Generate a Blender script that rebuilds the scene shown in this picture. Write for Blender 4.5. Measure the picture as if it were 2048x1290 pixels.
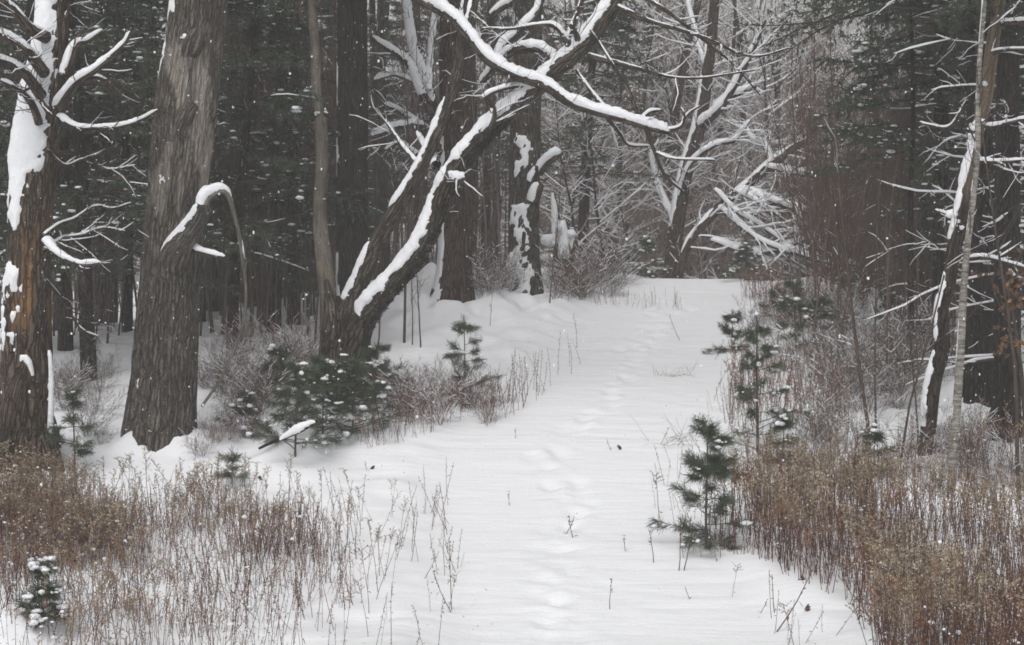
import bpy, math, random
import numpy as np

# ------------------------------------------------------------------ camera, sky, sun, exposure
sc = bpy.context.scene
for o in list(bpy.data.objects):
    bpy.data.objects.remove(o)
F, CX, HY, H0 = 3400.0, 1024.0, 560.0, 4.0          # lens in photo pixels, centre column, horizon row, eye height
cam = bpy.data.cameras.new('camera')
cam.sensor_width = 36.0
cam.lens = 36.0 * F / 2048.0
cam.shift_y = -(645.0 - HY) / 2048.0
cam.clip_start, cam.clip_end = 0.1, 2000.0
cam_o = bpy.data.objects.new('camera', cam)
cam_o.location = (0, 0, H0)
cam_o.rotation_euler = (math.radians(90), 0, 0)
sc.collection.objects.link(cam_o)
sc.camera = cam_o

SUN_EL, SUN_AZ = math.radians(52), math.radians(200)
world = bpy.data.worlds.new('World')
sc.world = world
world.use_nodes = True
nt = world.node_tree
nt.nodes.clear()
sky = nt.nodes.new('ShaderNodeTexSky')
sky.sky_type = 'NISHITA'
sky.sun_disc = False
sky.sun_elevation = SUN_EL
sky.sun_rotation = SUN_AZ
sky.air_density = 1.0
sky.dust_density = 4.0
hsv = nt.nodes.new('ShaderNodeHueSaturation')        # an overcast sky is nearly colourless
hsv.inputs['Saturation'].default_value = 0.10
bg = nt.nodes.new('ShaderNodeBackground')
bg.inputs['Strength'].default_value = 0.12
wo = nt.nodes.new('ShaderNodeOutputWorld')
nt.links.new(sky.outputs[0], hsv.inputs['Color'])
nt.links.new(hsv.outputs[0], bg.inputs['Color'])
nt.links.new(bg.outputs[0], wo.inputs['Surface'])

sun = bpy.data.lights.new('sun', 'SUN')
sun.energy = 0.8
sun.angle = math.radians(50)
sun.color = (1.0, 0.97, 0.93)
sun_o = bpy.data.objects.new('sun', sun)
sun_o.rotation_euler = (math.radians(90) - SUN_EL, 0, math.radians(180) - SUN_AZ)
sun_o.location = (0, -5, 30)
sc.collection.objects.link(sun_o)

sc.view_settings.view_transform = 'Standard'
sc.view_settings.look = 'None'
sc.view_settings.exposure = 0.14
sc.view_settings.gamma = 1.0
sc.view_settings.use_curve_mapping = False
sc.render.engine = 'CYCLES'
sc.cycles.max_bounces = 5
sc.cycles.diffuse_bounces = 3
sc.cycles.glossy_bounces = 1
sc.cycles.transmission_bounces = 2
sc.cycles.volume_bounces = 1
sc.cycles.use_denoising = True
sc.cycles.filter_width = 1.7

HAZE_DENSITY = 0.0024

# ------------------------------------------------------------------ helpers
rng = np.random.default_rng(11)
C = sc.collection
UP = np.array([0, 0, 1.0])
_T = np.random.default_rng(3).random((32, 32, 32))


def vnoise(p):
    p = np.asarray(p, float)
    i = np.floor(p).astype(int)
    f = p - i
    f = f * f * (3 - 2 * f)
    i &= 31
    j = (i + 1) & 31
    x0, y0, z0 = i[..., 0], i[..., 1], i[..., 2]
    x1, y1, z1 = j[..., 0], j[..., 1], j[..., 2]
    fx, fy, fz = f[..., 0], f[..., 1], f[..., 2]
    a = _T[x0, y0, z0] * (1 - fx) + _T[x1, y0, z0] * fx
    b = _T[x0, y1, z0] * (1 - fx) + _T[x1, y1, z0] * fx
    c = _T[x0, y0, z1] * (1 - fx) + _T[x1, y0, z1] * fx
    d = _T[x0, y1, z1] * (1 - fx) + _T[x1, y1, z1] * fx
    return (a * (1 - fy) + b * fy) * (1 - fz) + (c * (1 - fy) + d * fy) * fz


def fbm(p, o=3):
    p = np.asarray(p, float)
    s, a, t = 0.0, 0.5, 0.0
    for k in range(o):
        s = s + a * vnoise(p * (2 ** k) + 7.3 * k)
        t += a
        a *= 0.5
    return s / t


def nrm(v):
    return v / np.maximum(np.linalg.norm(v, axis=-1, keepdims=True), 1e-9)


FINE = {'snow', 'twigs', 'needles', 'branches', 'boughs', 'lichen', 'leaves', 'blades', 'stems'}


class MB:
    """collects geometry for one mesh: vertices, quads, triangles, a tint and bark coordinates"""
    def __init__(self):
        self.V, self.Q, self.T, self.C, self.B = [], [], [], [], []
        self.n = 0

    def add(self, V, Q=None, T=None, col=None, bk=None):
        V = np.asarray(V, float).reshape(-1, 3)
        if Q is not None and len(Q):
            self.Q.append(np.asarray(Q, int).reshape(-1, 4) + self.n)
        if T is not None and len(T):
            self.T.append(np.asarray(T, int).reshape(-1, 3) + self.n)
        if col is None:
            col = (0, 0, 0)
        col = np.broadcast_to(np.asarray(col, float), (len(V), 3))
        self.C.append(col)
        self.B.append(V if bk is None else np.asarray(bk, float).reshape(-1, 3))
        self.V.append(V)
        self.n += len(V)

    def arrays(self):
        V = np.concatenate(self.V) if self.V else np.zeros((0, 3))
        Q = np.concatenate(self.Q) if self.Q else np.zeros((0, 4), int)
        T = np.concatenate(self.T) if self.T else np.zeros((0, 3), int)
        return V, Q, T, np.concatenate(self.C), np.concatenate(self.B)

    def mesh(self, name, mat, smooth=True):
        V, Q, T, col, bk = self.arrays()
        me = bpy.data.meshes.new(name)
        me.vertices.add(len(V))
        me.vertices.foreach_set('co', V.astype(np.float32).ravel())
        nq, nt_ = len(Q), len(T)
        me.loops.add(nq * 4 + nt_ * 3)
        me.loops.foreach_set('vertex_index', np.concatenate([Q.ravel(), T.ravel()]).astype(np.int32))
        me.polygons.add(nq + nt_)
        st = np.concatenate([np.arange(nq) * 4, nq * 4 + np.arange(nt_) * 3]).astype(np.int32)
        me.polygons.foreach_set('loop_start', st)
        me.polygons.foreach_set('use_smooth', np.full(nq + nt_, smooth, bool))
        a = me.attributes.new('tint', 'FLOAT_COLOR', 'POINT')
        a.data.foreach_set('color', np.concatenate([col, np.ones((len(V), 1))], 1).astype(np.float32).ravel())
        a = me.attributes.new('bk', 'FLOAT_VECTOR', 'POINT')
        a.data.foreach_set('vector', bk.astype(np.float32).ravel())
        me.update(calc_edges=True)
        me.materials.append(mat)
        return me

    def build(self, name, mat, parent=None, smooth=True):
        if not self.n:
            return None
        o = bpy.data.objects.new(name, self.mesh(name, mat, smooth))
        C.objects.link(o)
        o.parent = parent
        if parent is not None and name in FINE:
            o['kind'] = 'stuff'
        return o


def tag(o, label=None, cat=None, group=None, kind=None):
    if label:
        o['label'] = label
    if cat:
        o['category'] = cat
    if group:
        o['group'] = group
    if kind:
        o['kind'] = kind
    return o


def thing(name, loc, label, cat, group=None):
    o = bpy.data.objects.new(name, None)
    o.empty_display_size = 0.2
    C.objects.link(o)
    o.location = loc
    return tag(o, label, cat, group)


def copy_tree(o, parent=None):
    c = o.copy()
    C.objects.link(c)
    c.parent = parent
    for ch in o.children:
        copy_tree(ch, c)
    return c


def smooth_line(P, step):
    """Catmull-Rom through the rows of P (any number of columns, first three are x y z), about one row per step"""
    P = np.asarray(P, float)
    A = np.vstack([2 * P[0] - P[1], P, 2 * P[-1] - P[-2]])
    out = []
    for i in range(1, len(A) - 2):
        p0, p1, p2, p3 = A[i - 1], A[i], A[i + 1], A[i + 2]
        n = max(2, int(np.linalg.norm((p2 - p1)[:3]) / step))
        t = (np.arange(n) / n)[:, None]
        out.append(0.5 * (2 * p1 + (p2 - p0) * t + (2 * p0 - 5 * p1 + 4 * p2 - p3) * t ** 2 + (3 * p1 - p0 - 3 * p2 + p3) * t ** 3))
    out.append(A[-2][None])
    out = np.vstack(out)
    return out


def frames(P):
    T = nrm(np.gradient(P, axis=0))
    ref = np.array([0.31, -0.95, 0.05]) if abs(T[0] @ np.array([0.31, -0.95, 0.05])) < 0.9 else np.array([1.0, 0, 0])
    A = np.zeros_like(P)
    a = ref
    for i in range(len(P)):
        a = a - T[i] * (a @ T[i])
        a = a / max(np.linalg.norm(a), 1e-9)
        A[i] = a
    return T, A, np.cross(T, A)


def grid_faces(m, n, keep=None):
    i, j = np.meshgrid(np.arange(m - 1), np.arange(n), indexing='ij')
    j2 = (j + 1) % n
    q = np.stack([i * n + j, i * n + j2, (i + 1) * n + j2, (i + 1) * n + j], -1)
    q = q.reshape(-1, 4)
    return q if keep is None else q[keep.ravel()]


def tube(mb, P, R, n=8, bark=0.0, bscale=9.0, seed=0.0, lobes=None, col=None, bare=None, cap=True):
    """one limb: rings of n round the line P with radii R; bark = relief as a share of the radius.
    bare(theta_normals, positions, s) gives 0..1 where the bark is gone (tint red, recessed)"""
    P = np.asarray(P, float)
    R = np.asarray(R, float)
    T, A, Bn = frames(P)
    th = np.arange(n) / n * 2 * math.pi
    N = A[:, None] * np.cos(th)[None, :, None] + Bn[:, None] * np.sin(th)[None, :, None]
    s = np.concatenate([[0], np.cumsum(np.linalg.norm(np.diff(P, axis=0), axis=1))])
    rm = max(R.mean(), 0.01)
    bk = np.stack([np.broadcast_to(np.cos(th) * rm, (len(P), n)), np.broadcast_to(np.sin(th) * rm, (len(P), n)),
                   np.broadcast_to(s[:, None], (len(P), n))], -1) + seed
    rad = np.broadcast_to(R[:, None], (len(P), n)).copy()
    if bark:
        q = bk * np.array([bscale / rm * 0.3, bscale / rm * 0.3, 1.9])
        rid = 1 - 2 * np.abs(fbm(q, 3) - 0.5)
        rad = rad * (1 + bark * (rid - 0.75) * 2)
        rad = rad * (1 + 0.10 * (fbm(bk * np.array([1.2 / rm, 1.2 / rm, 0.9]) + 31, 2) - 0.5))
    if lobes is not None:
        rad = rad * lobes(th[None, :], s[:, None])
    c = np.zeros((len(P), n, 3)) if col is None else np.broadcast_to(np.asarray(col, float), (len(P), n, 3)).copy()
    pos = P[:, None] + N * rad[..., None]
    if bare is not None:
        m = np.clip(bare(N, pos, s[:, None]), 0, 1)
        pos = P[:, None] + N * (rad - 0.028 * m)[..., None]
        c[..., 0] = np.maximum(c[..., 0], m)
    V = pos.reshape(-1, 3)
    mb.add(V, Q=grid_faces(len(P), n), col=c.reshape(-1, 3), bk=bk.reshape(-1, 3))
    if cap:
        k0 = mb.n
        b = mb.n - n
        mb.add(P[-1:] + T[-1:] * R[-1] * 0.3, col=c[-1:, 0], bk=bk[-1:, 0])
        mb.T.append(np.array([[b + j, b + (j + 1) % n, k0] for j in range(n)]))
    return N, rad, pos


def shell(mb, P, R, n, dirn, thr=0.25, thick=0.06, amp=0.8, fr=5.0, seed=0.0, stretch=1.0, lift=0.004, gaps=2.5):
    """snow lying on a limb: the part of its skin that faces dirn, thickened along dirn, ragged by noise"""
    P = np.asarray(P, float)
    R = np.asarray(R, float)
    T, A, Bn = frames(P)
    th = np.arange(n) / n * 2 * math.pi
    N = A[:, None] * np.cos(th)[None, :, None] + Bn[:, None] * np.sin(th)[None, :, None]
    dirn = nrm(np.asarray(dirn, float))
    base = P[:, None] + N * R[:, None, None]
    st3 = np.array([1, 1, stretch])
    nz = 0.55 * fbm(base * fr * st3 + seed, 3) + 0.45 * fbm(base * fr * 4.5 * st3 + seed, 2)
    gap = np.clip(fbm(P * 1.6 + seed + 5, 2) - 0.52, 0, 1)[:, None] * gaps
    m = (N @ dirn) - thr + amp * (nz - 0.5) - gap
    d = 0.82 * thick * np.sqrt(np.clip(m, 0, 1)) * (0.05 + 1.3 * fbm(base * fr * 0.9 + seed + 17, 3) + 0.6 * fbm(base * fr * 5 + seed, 2))
    env = np.minimum(1, np.minimum(np.arange(len(P)), np.arange(len(P))[::-1]) / 2.0)[:, None]
    d = d * env
    off = np.clip(m * 0.22, -np.minimum(0.4 * R[:, None], 0.06), lift)
    pos = base + N * (off + 0.35 * d)[..., None] + dirn * (0.65 * d)[..., None]
    mm = m.reshape(len(P), n)
    nx = np.roll(mm, -1, 1)
    keep = np.maximum(np.maximum(mm[:-1], nx[:-1]), np.maximum(mm[1:], nx[1:])) > -0.03
    if keep.any():
        mb.add(pos.reshape(-1, 3), Q=grid_faces(len(P), n, keep))


def tubes(mb, P, R, n=3, col=None):
    """many thin limbs at once: P (count, k, 3), R (count, k)"""
    nb, k, _ = P.shape
    if nb == 0:
        return
    T = nrm(np.gradient(P, axis=1))
    ref = np.where(np.abs(T[:, :1, 2:]) > 0.9, np.array([1.0, 0.2, 0]), np.array([0, 0, 1.0]))
    A = nrm(np.cross(T, np.broadcast_to(ref, T.shape)))
    Bn = np.cross(T, A)
    th = np.arange(n) / n * 2 * math.pi
    pos = P[:, :, None] + (A[:, :, None] * np.cos(th)[:, None] + Bn[:, :, None] * np.sin(th)[:, None]) * R[:, :, None, None]
    g = grid_faces(k, n)
    q = (g[None] + (np.arange(nb) * k * n)[:, None, None]).reshape(-1, 4)
    if col is not None:
        col = np.asarray(col, float)
        if col.ndim == 2:
            col = np.repeat(col, k * n, axis=0)
    mb.add(pos.reshape(-1, 3), Q=q, col=col)


def snow_tubes(mb, P, R, h=0.012, rr=None, amount=0.6, n=4, maxz=0.8):
    """snow lines on many thin limbs: tubes lying on their upper side, broken where limbs are steep"""
    nb, k, _ = P.shape
    if nb == 0:
        return
    rr = rr or rng
    T = nrm(np.gradient(P, axis=1))
    flat = np.clip((maxz - np.abs(T[..., 2])) / 0.25, 0, 1)
    on = np.clip((amount + 0.35 - fbm(P * 1.7 + rr.random() * 50, 2) - 0.25 * rr.random((nb, 1))) * 5, 0, 1)
    w = flat * on
    w[:, -1] *= 0.3
    hh = h * (0.6 + 0.9 * rr.random((nb, k))) * w
    Rs = (R * 0.85 + hh * 0.75) * np.where(w > 0.02, 1, 0.01)
    Ps = P + UP * ((R * 0.5 + hh * 0.6) * w)[..., None]
    sel = (w.max(1) > 0.05)
    tubes(mb, Ps[sel], Rs[sel], n)


def limbs(base, d, L, k, wob, trop, rr):
    base, d, L = np.asarray(base, float), nrm(np.asarray(d, float)), np.asarray(L, float)
    nb = len(base)
    P = np.zeros((nb, k, 3))
    P[:, 0] = base
    dd = d.copy()
    for i in range(1, k):
        dd = nrm(dd + wob * rr.normal(size=(nb, 3)) + trop * UP)
        P[:, i] = P[:, i - 1] + dd * (L / (k - 1))[:, None]
    return P


def offshoots(P, R, m, t0, t1, ang, rr, flat=0.0):
    """m children on every limb: base, direction, parent radius there, t"""
    nb, k, _ = P.shape
    t = t0 + (t1 - t0) * ((np.arange(m)[None] + rr.random((nb, m))) / m)
    x = t * (k - 1)
    i = np.minimum(x.astype(int), k - 2)
    f = (x - i)[..., None]
    idx = np.arange(nb)[:, None]
    b = P[idx, i] * (1 - f) + P[idx, i + 1] * f
    tan = nrm(P[idx, i + 1] - P[idx, i])
    r = R[idx, i] * (1 - f[..., 0]) + R[idx, i + 1] * f[..., 0]
    rv = rr.normal(size=b.shape)
    rv[..., 2] *= (1 - flat)
    side = nrm(rv - tan * (rv * tan).sum(-1, keepdims=True))
    a = np.radians(ang) * (0.75 + 0.5 * rr.random((nb, m)))[..., None]
    d = tan * np.cos(a) + side * np.sin(a)
    return b.reshape(-1, 3), d.reshape(-1, 3), r.ravel(), t.ravel()


def taper(R0, k, end=0.25):
    return np.asarray(R0)[:, None] * (1 - (1 - end) * np.linspace(0, 1, k)[None])


# ------------------------------------------------------------------ materials
def new_mat(name):
    m = bpy.data.materials.new(name)
    m.use_nodes = True
    n = m.node_tree
    n.nodes.clear()
    out = n.nodes.new('ShaderNodeOutputMaterial')
    b = n.nodes.new('ShaderNodeBsdfPrincipled')
    n.links.new(b.outputs[0], out.inputs['Surface'])
    b.inputs['Specular IOR Level'].default_value = 0.25
    b.inputs['Roughness'].default_value = 0.85
    return m, n, b


def N_(n, kind, **kw):
    x = n.nodes.new(kind)
    for k, v in kw.items():
        if k in x.inputs:
            x.inputs[k].default_value = v
        else:
            setattr(x, k, v)
    return x


def bark_mat(name, dark, light, bare=(0.30, 0.235, 0.17), moss=None, fine=(40, 40, 5.5), bump=1.0, crack=0.85):
    m, n, b = new_mat(name)
    at = N_(n, 'ShaderNodeAttribute', attribute_name='bk')
    mp = N_(n, 'ShaderNodeMapping')
    mp.inputs['Scale'].default_value = fine
    n.links.new(at.outputs['Vector'], mp.inputs['Vector'])
    no = N_(n, 'ShaderNodeTexNoise', Scale=1.0, Detail=5.0, Roughness=0.65)
    n.links.new(mp.outputs[0], no.inputs['Vector'])
    cr = N_(n, 'ShaderNodeValToRGB')
    cr.color_ramp.elements[0].position, cr.color_ramp.elements[1].position = 0.34, 0.70
    cr.color_ramp.elements[0].color = (*dark, 1)
    cr.color_ramp.elements[1].color = (*light, 1)
    n.links.new(no.outputs['Fac'], cr.inputs['Fac'])
    big = N_(n, 'ShaderNodeTexNoise', Scale=1.6, Detail=3.0)
    n.links.new(at.outputs['Vector'], big.inputs['Vector'])
    mul = N_(n, 'ShaderNodeMix', data_type='RGBA', blend_type='MULTIPLY')
    mul.inputs[0].default_value = 0.75
    c2 = N_(n, 'ShaderNodeValToRGB')
    c2.color_ramp.elements[0].position, c2.color_ramp.elements[1].position = 0.3, 0.7
    c2.color_ramp.elements[0].color = (0.45, 0.43, 0.40, 1)
    c2.color_ramp.elements[1].color = (1.15, 1.12, 1.10, 1)
    n.links.new(big.outputs['Fac'], c2.inputs['Fac'])
    n.links.new(cr.outputs[0], mul.inputs[6])
    n.links.new(c2.outputs[0], mul.inputs[7])
    sp_ = N_(n, 'ShaderNodeTexNoise', Scale=55.0, Detail=3.0, Roughness=0.7)
    n.links.new(at.outputs['Vector'], sp_.inputs['Vector'])
    c5 = N_(n, 'ShaderNodeValToRGB')
    c5.color_ramp.elements[0].position, c5.color_ramp.elements[1].position = 0.35, 0.68
    c5.color_ramp.elements[0].color = (0.5, 0.5, 0.5, 1)
    c5.color_ramp.elements[1].color = (1.35, 1.35, 1.33, 1)
    n.links.new(sp_.outputs['Fac'], c5.inputs['Fac'])
    mu2 = N_(n, 'ShaderNodeMix', data_type='RGBA', blend_type='MULTIPLY')
    mu2.inputs[0].default_value = 0.8
    n.links.new(mul.outputs[2], mu2.inputs[6])
    n.links.new(c5.outputs[0], mu2.inputs[7])
    last = mu2.outputs[2]
    vm = N_(n, 'ShaderNodeMapping')
    vm.inputs['Scale'].default_value = (fine[0] * .62, fine[1] * .62, fine[2] * .55)
    dn = N_(n, 'ShaderNodeTexNoise', Scale=9.0, Detail=2.0)
    n.links.new(at.outputs['Vector'], dn.inputs['Vector'])
    dv = N_(n, 'ShaderNodeVectorMath', operation='MULTIPLY_ADD')
    n.links.new(dn.outputs['Color'], dv.inputs[0])
    dv.inputs[1].default_value = (.035, .035, .3)
    n.links.new(at.outputs['Vector'], dv.inputs[2])
    n.links.new(dv.outputs[0], vm.inputs['Vector'])
    vo = N_(n, 'ShaderNodeTexVoronoi', feature='DISTANCE_TO_EDGE', Scale=1.0)
    n.links.new(vm.outputs[0], vo.inputs['Vector'])
    c6 = N_(n, 'ShaderNodeValToRGB')
    c6.color_ramp.elements[0].position, c6.color_ramp.elements[1].position = 0.02, 0.20
    c6.color_ramp.elements[0].color = (0.34, 0.32, 0.30, 1)
    c6.color_ramp.elements[1].color = (1.6, 1.58, 1.55, 1)
    n.links.new(vo.outputs['Distance'], c6.inputs['Fac'])
    mu3 = N_(n, 'ShaderNodeMix', data_type='RGBA', blend_type='MULTIPLY')
    mu3.inputs[0].default_value = crack if bump > .5 else 0.0
    n.links.new(last, mu3.inputs[6])
    n.links.new(c6.outputs[0], mu3.inputs[7])
    last = mu3.outputs[2]
    if moss:
        mo = N_(n, 'ShaderNodeTexNoise', Scale=3.2, Detail=4.0)
        n.links.new(at.outputs['Vector'], mo.inputs['Vector'])
        c3 = N_(n, 'ShaderNodeValToRGB')
        c3.color_ramp.elements[0].position, c3.color_ramp.elements[1].position = 0.55, 0.68
        n.links.new(mo.outputs['Fac'], c3.inputs['Fac'])
        mx = N_(n, 'ShaderNodeMix', data_type='RGBA')
        n.links.new(c3.outputs[0], mx.inputs[0])
        n.links.new(last, mx.inputs[6])
        mx.inputs[7].default_value = (*moss, 1)
        last = mx.outputs[2]
    # wood without bark: long pale fibres
    tn = N_(n, 'ShaderNodeAttribute', attribute_name='tint')
    sp = N_(n, 'ShaderNodeSeparateColor')
    n.links.new(tn.outputs['Color'], sp.inputs[0])
    mp2 = N_(n, 'ShaderNodeMapping')
    mp2.inputs['Scale'].default_value = (34, 34, 1.1)
    n.links.new(at.outputs['Vector'], mp2.inputs['Vector'])
    fb = N_(n, 'ShaderNodeTexNoise', Scale=1.0, Detail=5.0, Roughness=0.7)
    n.links.new(mp2.outputs[0], fb.inputs['Vector'])
    c4 = N_(n, 'ShaderNodeValToRGB')
    c4.color_ramp.elements[0].position, c4.color_ramp.elements[1].position = 0.33, 0.66
    c4.color_ramp.elements[0].color = (*[v * 0.28 for v in bare], 1)
    c4.color_ramp.elements[1].color = (*bare, 1)
    n.links.new(fb.outputs['Fac'], c4.inputs['Fac'])
    mb_ = N_(n, 'ShaderNodeMix', data_type='RGBA')
    n.links.new(sp.outputs[0], mb_.inputs[0])
    n.links.new(last, mb_.inputs[6])
    n.links.new(c4.outputs[0], mb_.inputs[7])
    n.links.new(mb_.outputs[2], b.inputs['Base Color'])
    bp = N_(n, 'ShaderNodeBump', Strength=bump, Distance=0.03)
    hs = N_(n, 'ShaderNodeMath', operation='ADD')
    n.links.new(no.outputs['Fac'], hs.inputs[0])
    n.links.new(c6.outputs[0], hs.inputs[1])
    n.links.new(hs.outputs[0], bp.inputs['Height'])
    n.links.new(bp.outputs[0], b.inputs['Normal'])
    return m


def tint_mat(name, var=0.5, rough=0.8):
    m, n, b = new_mat(name)
    at = N_(n, 'ShaderNodeAttribute', attribute_name='tint')
    tc = N_(n, 'ShaderNodeTexCoord')
    no = N_(n, 'ShaderNodeTexNoise', Scale=6.0, Detail=3.0)
    n.links.new(tc.outputs['Object'], no.inputs['Vector'])
    mr = N_(n, 'ShaderNodeMapRange')
    mr.inputs['From Min'].default_value, mr.inputs['From Max'].default_value = 0.3, 0.7
    mr.inputs['To Min'].default_value, mr.inputs['To Max'].default_value = 1 - var, 1 + var
    n.links.new(no.outputs['Fac'], mr.inputs['Value'])
    mx = N_(n, 'ShaderNodeVectorMath', operation='SCALE')
    n.links.new(at.outputs['Vector'], mx.inputs[0])
    n.links.new(mr.outputs[0], mx.inputs['Scale'])
    n.links.new(mx.outputs[0], b.inputs['Base Color'])
    b.inputs['Roughness'].default_value = rough
    return m


def snow_mat(name, ground=False):
    m, n, b = new_mat(name)
    b.inputs['Base Color'].default_value = (0.84, 0.85, 0.875, 1)
    b.inputs['Roughness'].default_value = 0.65
    tc = N_(n, 'ShaderNodeTexCoord')
    no = N_(n, 'ShaderNodeTexNoise', Scale=22.0, Detail=4.0, Roughness=0.6)
    n.links.new(tc.outputs['Object'], no.inputs['Vector'])
    bp = N_(n, 'ShaderNodeBump', Strength=0.35 if ground else 0.7, Distance=0.02 if ground else 0.03)
    n.links.new(no.outputs['Fac'], bp.inputs['Height'])
    if ground:
        mp = N_(n, 'ShaderNodeMapping')
        mp.inputs['Scale'].default_value = (1.1, 5.5, 1)
        n.links.new(tc.outputs['Object'], mp.inputs['Vector'])
        n2 = N_(n, 'ShaderNodeTexNoise', Scale=1.6, Detail=4.0)
        n.links.new(mp.outputs[0], n2.inputs['Vector'])
        b2 = N_(n, 'ShaderNodeBump', Strength=0.3, Distance=0.06)
        n.links.new(n2.outputs['Fac'], b2.inputs['Height'])
        n.links.new(bp.outputs[0], b2.inputs['Normal'])
        n.links.new(b2.outputs[0], b.inputs['Normal'])
    else:
        n.links.new(bp.outputs[0], b.inputs['Normal'])
    return m


M = {
    'snow': snow_mat('snow'),
    'ground': snow_mat('snow_ground', True),
    'oak': bark_mat('grey_bark', (0.068, 0.062, 0.056), (0.215, 0.198, 0.18), bare=(0.46, 0.41, 0.355), crack=0.55),
    'old': bark_mat('old_bark', (0.045, 0.034, 0.027), (0.15, 0.116, 0.09), bare=(0.30, 0.165, 0.075)),
    'dark': bark_mat('dark_bark', (0.014, 0.012, 0.010), (0.042, 0.036, 0.031)),
    'maple': bark_mat('maple_bark', (0.048, 0.041, 0.035), (0.158, 0.136, 0.116), moss=(0.030, 0.032, 0.022)),
    'pole': bark_mat('pale_bark', (0.13, 0.115, 0.098), (0.28, 0.25, 0.215), moss=(0.20, 0.175, 0.115), fine=(30, 30, 4), bump=0.45),
    'ochre': bark_mat('ochre_bark', (0.022, 0.018, 0.015), (0.085, 0.066, 0.05), bare=(0.27, 0.205, 0.14)),
    'birch': bark_mat('birch_bark', (0.05, 0.045, 0.04), (0.55, 0.53, 0.49), fine=(4, 4, 26), bump=0.2),
    'pine': bark_mat('pine_bark', (0.030, 0.023, 0.020), (0.09, 0.068, 0.057)),
    'brown': bark_mat('brown_bark', (0.045, 0.032, 0.027), (0.13, 0.092, 0.077)),
    'twig': tint_mat('twig', 0.35),
    'needle': tint_mat('needle', 0.35, 0.6),
    'weed': tint_mat('dry_weed', 0.4),
}

# ------------------------------------------------------------------ the ground
_PY = [-40, 0, 8, 12, 15.5, 19.4, 22.7, 26.2, 29, 33, 34.2, 36.5, 38.5, 43, 52, 100, 400]
_PZ = [-1.5, -1.65, -2.9, -3.3, -3.32, -2.80, -2.13, -1.54, -1.03, -.40, -.30, .06, .08, -.35, -.6, -.6, -.6]
_fy = np.linspace(-40, 400, 8801)
_fz = np.interp(_fy, _PY, _PZ)
_k = np.exp(-np.linspace(-2.5, 2.5, 61) ** 2)
_fz = np.convolve(np.pad(_fz, 30, mode='edge'), _k / _k.sum(), 'valid')
_CXX = [-40, -14, -9, -7, -5, -3, -1, 3, 5, 7, 9, 14, 40]
_CZZ = [-1.4, -1.4, -1.15, -.8, -.42, .0, .3, .4, .35, 0.0, -.6, -1.0, -1.0]
_PCY = [0, 15.5, 19.4, 22.7, 25, 28.3, 33, 36, 40, 60]
_PCX = [1.3, 1.12, .60, .66, 1.4, 2.2, 3.2, 3.95, 5.4, 14]


def path_x(y):
    return np.interp(y, _PCY, _PCX)


# footprints up the trail
_fp = smooth_line(np.array([[0.33, 15.2, 0], [0.42, 17.4, 0], [0.55, 19.0, 0], [.72, 20.0, 0], [.50, 21.7, 0], [.62, 22.9, 0],
                            [1.15, 23.9, 0], [1.5, 25.2, 0], [1.9, 27.0, 0], [2.25, 28.8, 0], [2.7, 31.0, 0], [3.2, 33.4, 0]], float), 0.05)
_fs = np.concatenate([[0], np.cumsum(np.linalg.norm(np.diff(_fp[:, :2], axis=0), axis=1))])
_rf = np.random.default_rng(5)
FOOT = []
for k, s_ in enumerate(np.arange(0.2, _fs[-1], 0.27)):
    x_ = np.interp(s_, _fs, _fp[:, 0])
    y_ = np.interp(s_, _fs, _fp[:, 1])
    FOOT.append((x_ + (0.12 if k % 2 else -0.12) + _rf.normal(0, 0.11), y_ + _rf.normal(0, 0.13), _rf.choice([0.1, 1, 1, 1]) * _rf.uniform(0.2, 0.7)))


MOUNDS = []


def terrain(x, y, fine=True):
    x = np.asarray(x, float)
    y = np.asarray(y, float)
    p = np.interp(y, _fy, _fz)
    cap = np.interp(x, _CXX, _CZZ) - 0.004 * np.maximum(y - 28, 0)
    a, b = -p * 5, -cap * 5
    z = -np.logaddexp(a, b) / 5 + 0.0
    dp = x - path_x(y)
    side = np.clip((np.abs(dp) - 1.3) / 0.9, 0, 1)
    side = side * side * (3 - 2 * side)
    z = z + 0.10 * side
    pp = np.stack([x, y, np.zeros_like(x)], -1)
    z = z + (0.03 + 0.16 * side) * (fbm(pp * 0.75 + 4, 3) - 0.5)
    z = z + side * 0.12 * (fbm(pp * 2.1 + 9, 2) - 0.5)
    for mx, my, mr, mh in MOUNDS:
        sel = (np.abs(x - mx) < 4 * mr) & (np.abs(y - my) < 4 * mr)
        if sel.any():
            q = np.sqrt((x[sel] - mx) ** 2 + (y[sel] - my) ** 2)
            z[sel] += mh * np.exp(-(q / mr) ** 2) * (0.25 + 1.5 * vnoise(np.stack([x[sel] * 3.1, y[sel] * 3.1, q * 0 + mx], -1)))
    if fine:
        rip = fbm(pp * np.array([1.3, 5.0, 1]) + np.array([0, 0, 2.2]) + 3 * vnoise(pp * 0.6)[..., None], 2) - 0.5
        z = z + (0.012 + 0.03 * vnoise(pp * 0.35 + 5)) * rip
        tx = np.interp(y, _fp[:, 1], _fp[:, 0])                      # trampled strip
        tr_ = np.exp(-((x - tx) / 0.28) ** 2) * ((y > 15) & (y < 34))
        z = z + tr_ * 0.10 * (fbm(pp * 4.6 + 40, 3) - 0.56)
        for fx, fyy, am in FOOT:
            sel = (np.abs(x - fx) < 0.5) & (np.abs(y - fyy) < 0.6)
            if sel.any():
                r2 = ((x[sel] - fx) / 0.11) ** 2 + ((y[sel] - fyy) / 0.19) ** 2
                z[sel] += am * (-0.06 * np.exp(-r2) + 0.016 * np.exp(-(np.sqrt(r2) - 1.6) ** 2 * 4))
    return z + H0


def gz(x, y):
    return float(terrain(np.array([x]), np.array([y]), False)[0])


_MY = np.arange(10, 60, 0.02)


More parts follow.
